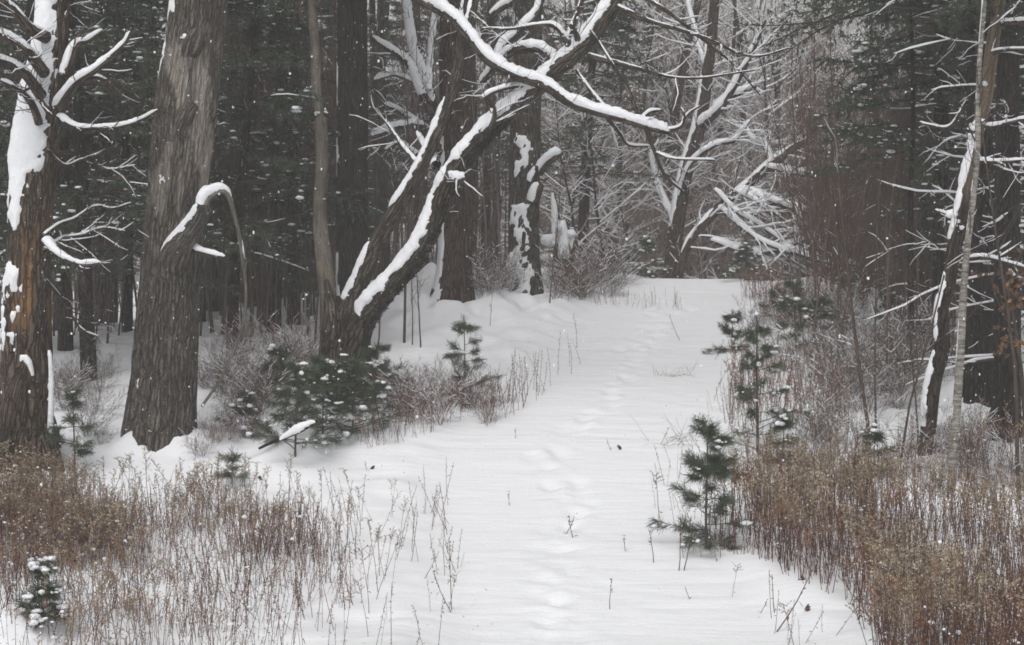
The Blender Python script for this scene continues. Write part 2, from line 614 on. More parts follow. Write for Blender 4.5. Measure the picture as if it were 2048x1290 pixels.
def G(px, py):
    """the ground point that the photo shows at (px, py)"""
    xs = (px - CX) / F * _MY
    zr = H0 - (py - HY) / F * _MY
    tz = terrain(xs, _MY, False)
    w = np.nonzero(zr <= tz)[0]
    i = w[0] if len(w) else len(_MY) - 1
    return np.array([xs[i], _MY[i], tz[i]])


def W(px, py, Y):
    return np.array([(px - CX) / F * Y, Y, H0 - (py - HY) / F * Y])


for px_, py_, mr_, mh_ in [(330, 885, .5, .22), (262, 884, .3, .16), (55, 905, .55, .25), (30, 930, .5, .2), (690, 765, .6, .22), (908, 588, .65, .42), (1040, 578, .62, .45), (1128, 560, .6, .3), (1957, 795, .5, .3), (2012, 862, .5, .3),
                          (1862, 905, .35, .2), (1902, 975, .3, .15), (560, 905, .5, .12), (860, 560, 1.2, .25), (860, 640, 1.5, .30), (960, 605, 1.2, .28), (390, 880, .4, .22), (80, 1245, .35, .16), (30, 1260, .4, .18)]:
    p_ = G(px_, py_)
    MOUNDS.append((p_[0], p_[1] - .1, mr_, mh_))


def axis_steps(segs):
    out = []
    for a, b, st in segs:
        out += list(np.arange(a, b, st))
    out.append(segs[-1][1])
    return np.array(out)


gxs = axis_steps([(-400, -60, 20), (-60, -16, 1.0), (-16, -8, 0.25), (-8, 9, 0.07), (9, 16, 0.25), (16, 60, 1.0), (60, 400, 20)])
gys = axis_steps([(-60, 0, 6), (0, 12, 0.6), (12, 14.5, 0.2), (14.5, 37, 0.06), (37, 46, 0.25), (46, 80, 1.0), (80, 500, 20)])
gx, gy = np.meshgrid(gxs, gys, indexing='ij')
gzz = terrain(gx, gy)
mb = MB()
nx, ny = gx.shape
ii, jj = np.meshgrid(np.arange(nx - 1), np.arange(ny - 1), indexing='ij')
mb.add(np.stack([gx, gy, gzz], -1), Q=np.stack([ii * ny + jj, (ii + 1) * ny + jj, (ii + 1) * ny + jj + 1, ii * ny + jj + 1], -1))
g_o = mb.build('ground', M['ground'])
tag(g_o, 'snow covered ground rising up the trail into the woods', 'ground', kind='structure')

WIND = np.array([-0.75, -0.25, 0.62])                # the snow came from the left


# ------------------------------------------------------------------ blobs, needles, leaves
def _ico():
    t = (1 + 5 ** .5) / 2
    v = nrm(np.array([[-1, t, 0], [1, t, 0], [-1, -t, 0], [1, -t, 0], [0, -1, t], [0, 1, t], [0, -1, -t], [0, 1, -t],
                      [t, 0, -1], [t, 0, 1], [-t, 0, -1], [-t, 0, 1]], float))
    f = np.array([[0, 11, 5], [0, 5, 1], [0, 1, 7], [0, 7, 10], [0, 10, 11], [1, 5, 9], [5, 11, 4], [11, 10, 2], [10, 7, 6], [7, 1, 8],
                  [3, 9, 4], [3, 4, 2], [3, 2, 6], [3, 6, 8], [3, 8, 9], [4, 9, 5], [2, 4, 11], [6, 2, 10], [8, 6, 7], [9, 8, 1]])
    return v, f


ICO_V, ICO_F = _ico()


def _ico2():
    v = list(map(tuple, ICO_V))
    cache, f2 = {}, []
    def mid(a, b):
        k = (min(a, b), max(a, b))
        if k not in cache:
            m_ = (np.array(v[a]) + np.array(v[b])) / 2
            v.append(tuple(m_ / np.linalg.norm(m_)))
            cache[k] = len(v) - 1
        return cache[k]
    for a, b, c in ICO_F:
        ab, bc, ca = mid(a, b), mid(b, c), mid(c, a)
        f2 += [[a, ab, ca], [b, bc, ab], [c, ca, bc], [ab, bc, ca]]
    return np.array(v), np.array(f2)


ICO2_V, ICO2_F = _ico2()


def blobs(mb, cen, size, rr, flat=0.55, fine=False, jit=0.25):
    v, f = (ICO2_V, ICO2_F) if fine else (ICO_V, ICO_F)
    cen = np.asarray(cen, float).reshape(-1, 3)
    size = np.broadcast_to(np.asarray(size, float), (len(cen),))
    n = len(cen)
    if not n:
        return
    sc3 = np.stack([rr.uniform(0.7, 1.5, n), rr.uniform(0.7, 1.5, n), flat * rr.uniform(0.7, 1.3, n)], -1) * size[:, None]
    vv = v[None] * (1 + jit * rr.normal(size=(n, len(v), 1)) * (0.6 if fine else 1)) * sc3[:, None]
    a = rr.uniform(0, 6.28, n)
    ca, sa = np.cos(a)[:, None], np.sin(a)[:, None]
    x, y = vv[..., 0] * ca - vv[..., 1] * sa, vv[..., 0] * sa + vv[..., 1] * ca
    P = np.stack([x, y, vv[..., 2]], -1) + cen[:, None]
    mb.add(P, T=(f[None] + (np.arange(n) * len(v))[:, None, None]).reshape(-1, 3))


def needles(mb, pos, d, length, num, width, spread, col, rr, back=0.08, droop=0.0, cv=0.25):
    """a tuft of num slim blades round every pos, pointing along d"""
    pos, d = np.asarray(pos, float), nrm(np.asarray(d, float))
    n = len(pos)
    if not n:
        return
    dd = nrm(d[:, None] + spread * rr.normal(size=(n, num, 3)) - droop * UP)
    b = pos[:, None] - d[:, None] * (back * rr.random((n, num, 1)))
    L = (length * rr.uniform(0.7, 1.15, (n, num, 1)))
    s = nrm(np.cross(dd, rr.normal(size=(n, num, 3)))) * width * 0.5
    tip = b + dd * L - UP * (droop * 0.3) * L
    mid = b + dd * L * 0.5
    V = np.stack([b, mid + s, tip, mid - s], 2).reshape(-1, 3)
    q = np.arange(n * num)[:, None] * 4 + np.array([0, 1, 2, 3])
    c = np.asarray(col, float)
    c = np.repeat(np.broadcast_to(c, (n, 3)) * rr.uniform(1 - cv, 1 + cv, (n, 1)), num * 4, axis=0)
    c = c * np.repeat(rr.uniform(0.75, 1.25, (n * num, 1)), 4, axis=0)
    mb.add(V, Q=q, col=c)


# ------------------------------------------------------------------ plants from code
def deciduous(seed, H=10.0, r0=0.13, n1=22, z0=0.12, a1=58, l1=0.36, n2=7, n3=5, lean=(0, 0), trop=0.07, tint=(0.085, 0.066, 0.056),
              snow=0.6, sh=0.016, mat='brown', thick=1.0):
    """a bare tree: (trunk mesh, branch mesh, snow mesh)"""
    rr = np.random.default_rng(seed)
    k = 16
    tr = limbs([[0, 0, -0.3]], [[lean[0], lean[1], 1.0]], [H + .3], k, 0.045, 0.03, rr)
    Rt = taper([r0], k, 0.15)
    w, b, s = MB(), MB(), MB()
    ln = smooth_line(np.concatenate([tr[0], Rt[0][:, None]], 1), 0.35)
    tube(w, ln[:, :3], ln[:, 3], 9, bark=0.05, seed=seed)
    shell(s, ln[:, :3], ln[:, 3], 9, WIND, 0.85, 0.02, 1.0, 2.5, seed)
    B, D, r, t = offshoots(tr, Rt, n1, z0, 0.97, a1, rr)
    L = H * l1 * (1.05 - 0.75 * t) * rr.uniform(0.55, 1.2, len(t))
    P1 = limbs(B, D, L, 8, 0.13, trop, rr)
    R1 = taper(np.minimum(r * 0.5, 0.007 + 0.011 * L) * thick, 8, 0.22)
    tubes(b, P1, R1, 5, tint)
    snow_tubes(s, P1, R1, sh * 1.3, rr, snow, 5)
    B, D, r, t = offshoots(P1, R1, n2, 0.18, 1.0, 42, rr)
    L2 = np.repeat(L, n2) * 0.42 * (1.1 - 0.6 * t) * rr.uniform(0.6, 1.3, len(t))
    P2 = limbs(B, D, L2, 5, 0.16, trop, rr)
    R2 = taper(np.clip(r * 0.55, 0.004, 0.02), 5, 0.35)
    tubes(b, P2, R2, 3, tint)
    snow_tubes(s, P2, R2, sh * 0.8, rr, snow - 0.05, 4)
    B, D, r, t = offshoots(P2, R2, n3, 0.2, 1.0, 38, rr)
    L3 = np.repeat(L2, n3) * 0.5 * rr.uniform(0.5, 1.2, len(t)) + 0.08
    P3 = limbs(B, D, L3, 4, 0.18, trop, rr)
    R3 = taper(np.full(len(B), 0.0038), 4, 0.6)
    tubes(b, P3, R3, 3, tint)
    sel = rr.random(len(P3)) < 0.5 * snow
    snow_tubes(s, P3[sel], R3[sel], sh * 0.45, rr, snow - 0.1, 3)
    return w, b, s


def sapling(seed, H=4.0, r0=0.02, n1=14, tint=(0.085, 0.06, 0.05), a1=38, lean=0.05, n2=4, snow=0.3, z0=0.2, stems=1, l1=0.3):
    rr = np.random.default_rng(seed)
    b, s = MB(), MB()
    base = np.concatenate([rr.normal(0, 0.05 if stems > 1 else 0, (stems, 2)), np.full((stems, 1), -0.15)], 1)
    D0 = np.concatenate([rr.normal(0, lean * (3 if stems > 1 else 1), (stems, 2)), np.ones((stems, 1))], 1)
    Ls = H * rr.uniform(0.6, 1.05, stems)
    P0 = limbs(base, D0, Ls, 10, 0.035, 0.02, rr)
    R0 = taper(r0 * rr.uniform(0.7, 1.1, stems), 10, 0.22)
    tubes(b, P0, R0, 6, tint)
    B, D, r, t = offshoots(P0, R0, n1, z0, 1.0, a1, rr)
    L = np.repeat(Ls, n1) * l1 * (1.05 - 0.7 * t) * rr.uniform(0.5, 1.3, len(t))
    P1 = limbs(B, D, L, 6, 0.10, 0.06, rr)
    R1 = taper(np.clip(r * 0.5, 0.003, 0.012), 6, 0.35)
    tubes(b, P1, R1, 3, tint)
    snow_tubes(s, P1, R1, 0.007, rr, snow, 3, 0.85)
    B, D, r, t = offshoots(P1, R1, n2, 0.25, 1.0, 35, rr)
    P2 = limbs(B, D, np.repeat(L, n2) * 0.4 * rr.uniform(0.5, 1.3, len(t)), 4, 0.13, 0.05, rr)
    tubes(b, P2, taper(np.full(len(B), 0.003), 4, 0.6), 3, tint)
    return b, s


def hemlock(seed, H=9.0, r0=0.13, z0=1.1, nb=70, spread=0.33, green=(0.050, 0.070, 0.045), blobn=1.0, dead=12, lmax=2.5):
    """a shade conifer: trunk, branches, needles, snow"""
    rr = np.random.default_rng(seed)
    w, b, nd, s = MB(), MB(), MB(), MB()
    tr = limbs([[0, 0, -0.3]], [[0, 0, 1.0]], [H + .3], 14, 0.02, 0.02, rr)
    ln = smooth_line(np.concatenate([tr[0], taper([r0], 14, 0.12)[0][:, None]], 1), 0.3)
    tube(w, ln[:, :3], ln[:, 3], 12, bark=0.05, seed=seed)
    z = np.sort(rr.uniform(z0, H * 0.98, nb))
    a = rr.uniform(0, 6.283, nb)
    xy = np.stack([np.interp(z, tr[0][:, 2], tr[0][:, 0]), np.interp(z, tr[0][:, 2], tr[0][:, 1])], -1)
    D = np.stack([np.cos(a), np.sin(a), rr.uniform(-0.12, 0.18, nb)], -1)
    L = np.clip((H - z) * spread * rr.uniform(0.6, 1.25, nb), 0.4, lmax)
    P1 = limbs(np.concatenate([xy, z[:, None]], 1), D, L, 7, 0.07, -0.035, rr)
    R1 = taper(0.006 + 0.008 * L, 7, 0.2)
    tubes(b, P1, R1, 4, (0.045, 0.035, 0.03))
    m = 22
    B, D2, r, t = offshoots(P1, R1, m, 0.15, 1.0, 50, rr, 0.85)
    L2 = (0.18 + 0.22 * np.repeat(L, m)) * (1.1 - 0.75 * t) * rr.uniform(0.6, 1.2, len(t))
    P2 = limbs(B, D2, L2, 4, 0.10, -0.05, rr)
    tubes(b, P2, taper(np.full(len(B), 0.004), 4, 0.5), 3, (0.05, 0.04, 0.032))
    for f in (0.3, 0.65, 1.0):
        x = f * 3
        i = min(int(x), 2)
        p = P2[:, i] * (1 - (x - i)) + P2[:, i + 1] * (x - i)
        d = nrm(P2[:, i + 1] - P2[:, i])
        needles(nd, p, d, 0.09, 7, 0.024, 0.6, green, rr, 0.10, 0.16)
    if blobn:
        sel = rr.random(len(P2)) < 0.16 * blobn
        blobs(s, P2[sel, 2] + [0, 0, 0.012], 0.014 + 0.050 * rr.random(sel.sum()) ** 2, rr, 0.40, True, 0.25)
        snow_tubes(s, P1, R1, 0.014, rr, 0.12, 4)
    if dead:
        zb = rr.uniform(0.5, z0 + 1.5, dead)
        a = rr.uniform(0, 6.283, dead)
        P3 = limbs(np.stack([0 * zb, 0 * zb, zb], -1), np.stack([np.cos(a), np.sin(a), 0 * a], -1), rr.uniform(0.5, 1.6, dead), 6, 0.10, -0.02, rr)
        R3 = taper(np.full(dead, 0.012), 6, 0.3)
        tubes(b, P3, R3, 4, (0.06, 0.05, 0.043))
        snow_tubes(s, P3, R3, 0.010, rr, 0.1, 4)
    return w, b, nd, s


def young_pine(seed, H=1.2, whorls=4, nb=5, reach=0.42, bare=0.15, green=(0.050, 0.075, 0.048), snow=0.5, nl=0.11, dens=1.0, ntuft=5):
    """a young white pine: stem, needles, snow"""
    rr = np.random.default_rng(seed)
    w, nd, s = MB(), MB(), MB()
    P0 = limbs([[0, 0, -0.12]], [[rr.normal(0, 0.03), 0, 1]], [H + .12], 8, 0.02, 0.03, rr)
    R0 = taper([0.006 + 0.009 * H], 8, 0.3)
    tubes(w, P0, R0, 6, (0.075, 0.062, 0.050))
    zs = H * (bare + (0.97 - bare) * (np.arange(whorls) / max(whorls - 0.6, 1)))
    tp, td = [P0[:, -1]], [np.array([[0, 0, 1.0]])]
    for z in zs:
        n = max(3, nb + rr.integers(-1, 2))
        a = rr.uniform(0, 6.28) + np.arange(n) * 6.283 / n + rr.normal(0, 0.25, n)
        L = reach * (H - z + 0.18 * H) * rr.uniform(0.5, 1.3, n)
        D = np.stack([np.cos(a), np.sin(a), rr.uniform(-0.05, 0.35, n)], -1)
        x = np.interp(z, P0[0, :, 2], P0[0, :, 0])
        y = np.interp(z, P0[0, :, 2], P0[0, :, 1])
        zj = np.clip(z + rr.normal(0, .055 * H, n), .04, H * .98)
        P1 = limbs(np.stack([np.full(n, x), np.full(n, y), zj], -1), D, L, 6, 0.09, 0.02, rr)
        R1 = taper(0.003 + 0.006 * L, 6, 0.4)
        tubes(w, P1, R1, 4, (0.07, 0.056, 0.044))
        tp.append(P1[:, -1])
        td.append(nrm(P1[:, -1] - P1[:, -2]))
        B, D2, r, t = offshoots(P1, R1, ntuft, 0.3, 0.95, 45, rr, 0.7)
        P2 = limbs(B, D2, 0.05 + 0.28 * np.repeat(L, ntuft) * (1.1 - t), 3, 0.08, 0.02, rr)
        tubes(w, P2, taper(np.full(len(B), 0.003), 3, 0.6), 3, (0.07, 0.056, 0.044))
        tp.append(P2[:, -1])
        td.append(nrm(P2[:, -1] - P2[:, 0]))
    tp, td = np.concatenate(tp), np.concatenate(td)
    needles(nd, tp, td, nl, int(34 * dens), 0.0050, 0.5, green, rr, 0.15, 0.16)
    needles(nd, tp, td, nl * 0.9, int(9 * dens), 0.005, 0.5, (0.14, 0.14, 0.08), rr, 0.15, 0.2)
    sel = rr.random(len(tp)) < snow * 0.55
    sel[0] = snow > 0.25
    p = tp[sel] + td[sel] * 0.01 + [0, 0, 0.012]
    n = len(p)
    for _ in range(2):
        blobs(s, p + rr.normal(0, 0.018, (n, 3)) * [1, 1, 0.3], 0.010 + 0.036 * rr.random(n) ** 2, rr, 0.6, True, 0.22)
    return w, nd, s


def plant_from(name, parts, loc, label, cat, group=None, rot=0.0, scale=1.0):
    """parts: list of (part name, MB, material)"""
    o = thing(name, loc, label, cat, group)
    o.rotation_euler = (0, 0, rot)
    o.scale = (scale,) * 3
    for nme, mb_, mt in parts:
        if mb_ is not None and mb_.n:
            mb_.build(nme, mt, o, smooth=True)
    return o


class Kind:
    """a prototype whose first use is itself and whose later uses are copies"""
    def __init__(self, name, parts, cat):
        self.name, self.parts, self.cat, self.root = name, parts, cat, None

    def put(self, loc, label, group, rot=0.0, scale=1.0, tilt=(0, 0)):
        if self.root is None:
            self.root = o = plant_from(self.name, self.parts, loc, label, self.cat, group)
        else:
            o = copy_tree(self.root)
            tag(o, label, self.cat, group)
        o.location = loc
        o.rotation_euler = (tilt[0], tilt[1], rot)
        o.scale = (scale,) * 3 if np.isscalar(scale) else scale
        return o


def px_line(pts, Y, step):
    """(px, py, width px, depth offset) rows -> smooth xyz + radius"""
    A = []
    for p in pts:
        yy = Y + (p[3] if len(p) > 3 else 0)
        A.append(np.append(W(p[0], p[1], yy), p[2] / 2 / F * yy))
    L = smooth_line(np.array(A), step)
    return L[:, :3], np.maximum(L[:, 3], 0.003)


def rel(P, o):
    return P - np.array(o)


def fringe(b, s, P, R, rr, m=10, L=0.6, tint=(0.06, 0.05, 0.042), lev=2, ang=45, snow=0.5, t0=0.05, sh=0.010, trop=0.03):
    """random twigs along one limb"""
    idx = np.linspace(0, len(P) - 1, 24).astype(int)
    P0, R0 = P[idx][None], R[idx][None]
    B, D, r, t = offshoots(P0, R0, m, t0, 1.0, ang, rr)
    LL = L * rr.uniform(0.35, 1.3, len(t))
    P1 = limbs(B, D, LL, 7, 0.14, trop, rr)
    R1 = taper(np.clip(np.minimum(r * 0.45, 0.008 * LL + 0.004), 0.003, 0.03), 7, 0.3)
    tubes(b, P1, R1, 5, tint)
    snow_tubes(s, P1, R1, sh, rr, snow, 5)
    if lev > 1:
        n2 = 4
        B, D, r, t = offshoots(P1, R1, n2, 0.2, 1, 40, rr)
        P2 = limbs(B, D, np.repeat(LL, n2) * 0.5 * rr.uniform(0.4, 1.2, len(t)), 5, 0.16, trop, rr)
        R2 = taper(np.full(len(B), 0.0035), 5, 0.5)
        tubes(b, P2, R2, 3, tint)
        snow_tubes(s, P2, R2, sh * 0.5, rr, snow - 0.15, 3)
    return P1


def roots(w, base, R0, n, seed, bark=0.1, z0=0.30):
    rr = np.random.default_rng(seed)
    a0 = rr.uniform(0, 6.28)
    for k in range(n):
        a = a0 + k * 6.283 / n + rr.normal(0, .25)
        d = np.array([math.cos(a), math.sin(a)])
        l = R0 * rr.uniform(1.08, 1.42)
        zs = [z0 * 1.6, z0 * .8, .02, -.22]
        ls = [R0 * .55, R0 * .82, R0 * 1.05, l]
        pts = []
        for z, q, r in zip(zs, ls, (.30, .36, .36, .24)):
            x, y = d * q
            pts.append([x, y, z + gz(base[0] + x, base[1] + y) - base[2], R0 * r])
        L = smooth_line(np.array(pts), .035)
        tube(w, L[:, :3], L[:, 3], 18, bark=bark, bscale=8, seed=seed + k)


# ================================================================== the near trees
# --- the big trunk -------------------------------------------------
base = G(320, 846)
Yb = base[1]
root = thing('broad_tree', base, 'broad grey trunk with torn bark and a broken hooked limb capped with snow', 'tree')
P, R = px_line([(316, 925, 158), (318, 880, 146), (322, 830, 136), (328, 740, 128), (336, 620, 120), (345, 500, 116), (357, 380, 116),
                (368, 260, 120), (380, 150, 118), (392, 60, 112), (400, -20, 112), (408, -180, 104), (425, -420, 92), (440, -800, 70)], Yb, 0.03)


def flare(th, s):
    return 1 + np.exp(-s / 0.35) * (0.02 + 0.10 * np.cos(3 * th + 0.7) + 0.07 * np.cos(5 * th + 2.0) + 0.04 * np.cos(9 * th)) * 0.9


def bare_b(N, pos, s):
    px = CX + pos[..., 0] / pos[..., 1] * F
    py = HY - (pos[..., 2] - H0) / pos[..., 1] * F
    cx = 362 + (300 - py) * 0.06
    w = 56 + 22 * np.sin(py / 47.0) + 30 * (fbm(pos * np.array([2, 2, 1.0]) + 3, 2) - .5)
    up = np.clip((460 - py) / 140, 0, 1) * np.clip((py - 70) / 40, 0, 1)
    m = np.clip((w - np.abs(px - cx - 16)) / 8, 0, 1) * up
    q = fbm(pos * np.array([9, 9, 1.2]) + 5, 3)
    return np.clip(m * 1.6, 0, 1) * (N[..., 1] < 0.2) * np.clip((q - 0.40) * 9, 0, 1)


w, lb, st, s = MB(), MB(), MB(), MB()
tube(w, rel(P, base), R, 176, bark=0.095, bscale=17, seed=1.0, lobes=flare, bare=lambda N, p, s_: bare_b(N, p + base, s_))
shell(s, rel(P, base), R * 1.02, 64, np.array([-0.93, 0.10, 0.3]), 0.95, 0.02, 1.25, 3.4, 2.0, 0.35)
shell(s, rel(P, base), R, 150, [-0.55, -0.75, 0.3], 1.34, 0.012, 2.0, 9.0, 12.0, 0.6)
Pk, Rk = px_line([(378, 112, 30, -.27), (388, 86, 44, -.33), (396, 62, 28, -.27)], Yb, 0.03)      # burl
tube(w, rel(Pk, base), Rk, 18, bark=0.25, bscale=5, seed=4.0)
Pk, Rk = px_line([(356, 266, 22, -.30), (368, 236, 36, -.35), (388, 208, 24, -.30)], Yb, 0.03)
tube(w, rel(Pk, base), Rk, 16, bark=0.25, bscale=5, seed=9.0)
blobs(s, W(368, 74, Yb - .42) - base + rng.normal(0, .02, (6, 3)), rng.uniform(.012, .03, 6), rng, 0.8, True, 0.25)
w.build('trunk', M['oak'], root)
P, R = px_line([(352, 545, 50, -.10), (352, 508, 58, -.42), (375, 470, 46, -.55), (398, 435, 37, -.65), (409, 412, 33, -.70)], Yb, 0.03)
tube(lb, rel(P, base), R, 24, bark=0.10, bscale=8, seed=2.0)
shell(s, rel(P, base), R, 20, [-0.8, -0.1, 0.6], 0.55, 0.04, 0.55, 6, 5.0)
P, R = px_line([(404, 425, 20, -.68), (410, 398, 22, -.66), (428, 384, 18, -.62), (448, 382, 14, -.58), (458, 394, 11, -.55), (468, 428, 9, -.5),
                (478, 470, 8, -.45), (487, 530, 7, -.4), (492, 590, 6, -.35), (486, 650, 6, -.3), (468, 700, 6, -.25), (440, 760, 6, -.2), (404, 812, 6, -.1)], Yb, 0.03)
tube(lb, rel(P, base), R, 10, bark=0.05, seed=3.0, col=(0.5, 0, 0))
shell(s, rel(P[:32], base), R[:32] * 1.15, 12, [-0.2, -.1, 1], 0.15, 0.06, 0.6, 7, 5.0)
shell(s, rel(P[30:], base), R[30:] * 1.1, 10, [0.5, -.1, .8], 0.65, 0.012, 0.9, 4, 8.0)
lb.build('broken_limb', M['oak'], root)
P, R = px_line([(380, 494, 20, -.35), (400, 503, 13, -.55), (430, 511, 10, -.62), (450, 514, 7, -.65)], Yb, 0.025)
tube(st, rel(P, base), R, 10, bark=0.05, seed=6.0)
shell(s, rel(P, base), R, 12, [0, -.2, 1], 0.0, 0.04, 0.4, 7, 1.0)
st.build('stub', M['old'], root)
s.build('snow', M['snow'], root)

# --- the leaning broken tree at the frame's left edge --------------
base = G(55, 905)
Ya = base[1]
root = thing('leaning_tree', base, 'leaning dead tree plastered with snow, rotten orange wood showing low on its trunk', 'tree')
w, s, b = MB(), MB(), MB()
P, R = px_line([(48, 950, 118), (50, 900, 112), (52, 820, 104), (54, 720, 98), (55, 600, 94), (58, 500, 84), (64, 400, 84), (72, 300, 86), (84, 220, 82),
                (96, 150, 74), (104, 80, 66), (108, 10, 58), (112, -80, 52), (118, -250, 44), (120, -500, 32)], Ya, 0.045)


def bare_a(N, p, s_):
    py = HY - (p[..., 2] + base[2] - H0) / (p[..., 1] + base[1]) * F
    q = fbm(p * np.array([4.5, 4.5, 0.8]) + 2, 3)
    m = np.clip((q - 0.50) * 14, 0, 1) * np.clip((py - 430) / 60, 0, 1) * np.clip((690 - py) / 60, 0, 1)
    m = m + 0.5 * np.clip((q - 0.58) * 14, 0, 1) * np.clip((py - 320) / 40, 0, 1) * np.clip((900 - py) / 60, 0, 1)
    return m * (N[..., 1] < 0.1)


tube(w, rel(P, base), R, 72, bark=0.11, bscale=10, seed=21.0, bare=bare_a)
i0 = np.searchsorted(-(HY - (P[:, 2] - H0) / P[:, 1] * F), -380)
rowa = HY - (P[:, 2] - H0) / P[:, 1] * F
shell(s, rel(P, base), R * 1.02, 64, [-0.66, -0.68, 0.25], np.interp(rowa, [150, 300, 400, 600], [0.14, 0.34, 0.88, 1.10])[:, None], 0.07, 2.0, 5.5, 3.0, 0.5, gaps=1.2)
roots(w, base, 0.36, 5, 4)
w.build('trunk', M['old'], root)
rr = np.random.default_rng(41)
for pts, sth in [
    ([(118, 215, 30, -.3), (150, 168, 20, -.5), (190, 140, 15, -.6), (232, 105, 11, -.7), (252, 84, 8, -.75), (262, 62, 5, -.8)], 0.055),
    ([(128, 150, 22, -.2), (150, 92, 14, -.1), (175, 82, 10, 0), (205, 60, 6, .1)], 0.05),
    ([(92, 75, 26, -.3), (60, 58, 22, -.6), (28, 22, 18, -.8), (-30, -30, 14, -1)], 0.06),
    ([(88, 145, 26, -.3), (62, 112, 22, -.7), (28, 84, 20, -.9), (-40, 52, 18, -1.2)], 0.07),
    ([(82, 190, 24, -.3), (50, 148, 20, -.7), (15, 128, 18, -.9), (-50, 110, 15, -1.2)], 0.06),
    ([(78, 245, 18, -.3), (62, 205, 14, -.6), (36, 178, 10, -.8), (0, 160, 7, -.9)], 0.04),
    ([(100, 228, 12, -.4), (78, 196, 9, -.8), (62, 176, 6, -.9), (40, 190, 5, -1)], 0.0),
    ([(118, 232, 16, -.3), (150, 252, 11, -.4), (190, 256, 9, -.4), (240, 252, 8, -.4), (285, 238, 7, -.4), (315, 220, 5, -.3)], 0.04),
    ([(140, 178, 14, -.3), (180, 155, 10, .0), (215, 165, 8, .2), (238, 205, 5, .3)], 0.035),
    ([(118, 40, 18, -.1), (132, 22, 16, 0), (128, -30, 12, .1)], 0.02),
    ([(92, 480, 20, -.3), (120, 510, 12, -.5), (160, 528, 10, -.6), (203, 527, 7, -.6)], 0.06),
    ([(90, 500, 10, -.2), (125, 476, 6, .1), (160, 470, 5, .2), (205, 456, 4, .3), (250, 462, 3, .4)], 0.018),
    ([(88, 470, 9, -.2), (118, 448, 6, .0), (150, 436, 5, .2), (190, 412, 4, .3), (225, 416, 3, .35), (262, 405, 2, .4)], 0.012),
    ([(92, 300, 9, -.2), (130, 330, 6, .0), (170, 318, 5, .2), (215, 338, 4, .3), (270, 330, 2, .4)], 0.010),
    ([(90, 560, 9, -.2), (125, 600, 6, .0), (160, 655, 5, .1), (195, 672, 3, .2)], 0.008),
]:
    P, R = px_line(pts, Ya, 0.03)
    lm = MB()
    tube(lm, rel(P, base), R, 12, bark=0.05, seed=rr.random() * 20, cap=True)
    if sth:
        shell(s, rel(P, base), R, 14, [-0.3, -0.3, 0.9], 0.12, sth * 0.85, 0.8, 6, rr.random() * 9)
    fringe(b, s, rel(P, base), R, rr, 13, 0.55, (0.055, 0.04, 0.034), 2, 50, 0.25, 0.2, 0.006)
    lm.build('limb', M['old'], root)
b.build('twigs', M['twig'], root)
s.build('snow', M['snow'], root)

# --- broken snag before it ----------------------------------------
base = G(40, 925)
root = thing('broken_snag', base, 'short hollow broken snag with a snow cap at the foot of the leaning tree', 'stump')
w, s = MB(), MB()
P, R = px_line([(22, 960, 84), (24, 900, 76), (30, 830, 62), (38, 780, 48), (48, 745, 36), (52, 722, 22)], base[1], 0.025)
tube(w, rel(P, base), R, 32, bark=0.14, bscale=6, seed=31)
P2, R2 = px_line([(92, 930, 14), (98, 850, 13), (100, 760, 10), (97, 700, 6)], base[1] + .1, 0.03)
tube(w, rel(P2, base), R2, 12, bark=0.12, seed=33)
shell(s, rel(P2, base), R2 * 1.05, 12, [0.6, -.6, .4], 0.2, 0.03, 1.0, 5, 3)
P3, R3 = px_line([(42, 742, 30), (46, 722, 22), (56, 730, 16), (64, 752, 8)], base[1] - .06, 0.02)
shell(s, rel(P3, base), R3, 14, [0, -.2, 1], -0.1, 0.05, 0.3, 8, 2)
shell(s, rel(P, base), R * 1.03, 24, [-0.9, -.3, .3], 0.6, 0.03, 0.9, 4, 2)
w.build('trunk', M['old'], root)
s.build('snow', M['snow'], root)

# --- pale pole ------------------------------------------------------
base = G(662, 712)
base[1] = max(base[1], 27.0)
base[2] = gz(base[0], base[1])
root = thing('pole_tree', base, 'slim pale grey pole trunk with a snapped collar, left of the dark straight trunk', 'tree')
w, w2, s = MB(), MB(), MB()
P, R = px_line([(664, 790, 48), (660, 700, 42), (656, 600, 34), (648, 520, 32), (640, 430, 28), (644, 330, 26), (642, 236, 24)], base[1], 0.06)
tube(w, rel(P, base), R, 28, bark=0.05, seed=12)
P, R = px_line([(642, 240, 15), (638, 222, 17, .02), (633, 180, 20, .05), (632, 120, 20, .05), (628, 60, 18, .05), (624, 0, 16, .05), (620, -120, 15, .05), (616, -400, 12, .05)], base[1], 0.06)
tube(w2, rel(P, base), R, 22, bark=0.05, seed=14)
blobs(s, np.concatenate([W(632, 226, base[1] - .06) - base + rng.normal(0, .012, (4, 3)), W(650, 224, base[1]) - base + rng.normal(0, .012, (4, 3))]), rng.uniform(.008, .02, 8), rng, 1.2, True, 0.25)
w.build('trunk', M['pole'], root)
w2.build('upper_trunk', M['pole'], root)
s.build('snow', M['snow'], root)

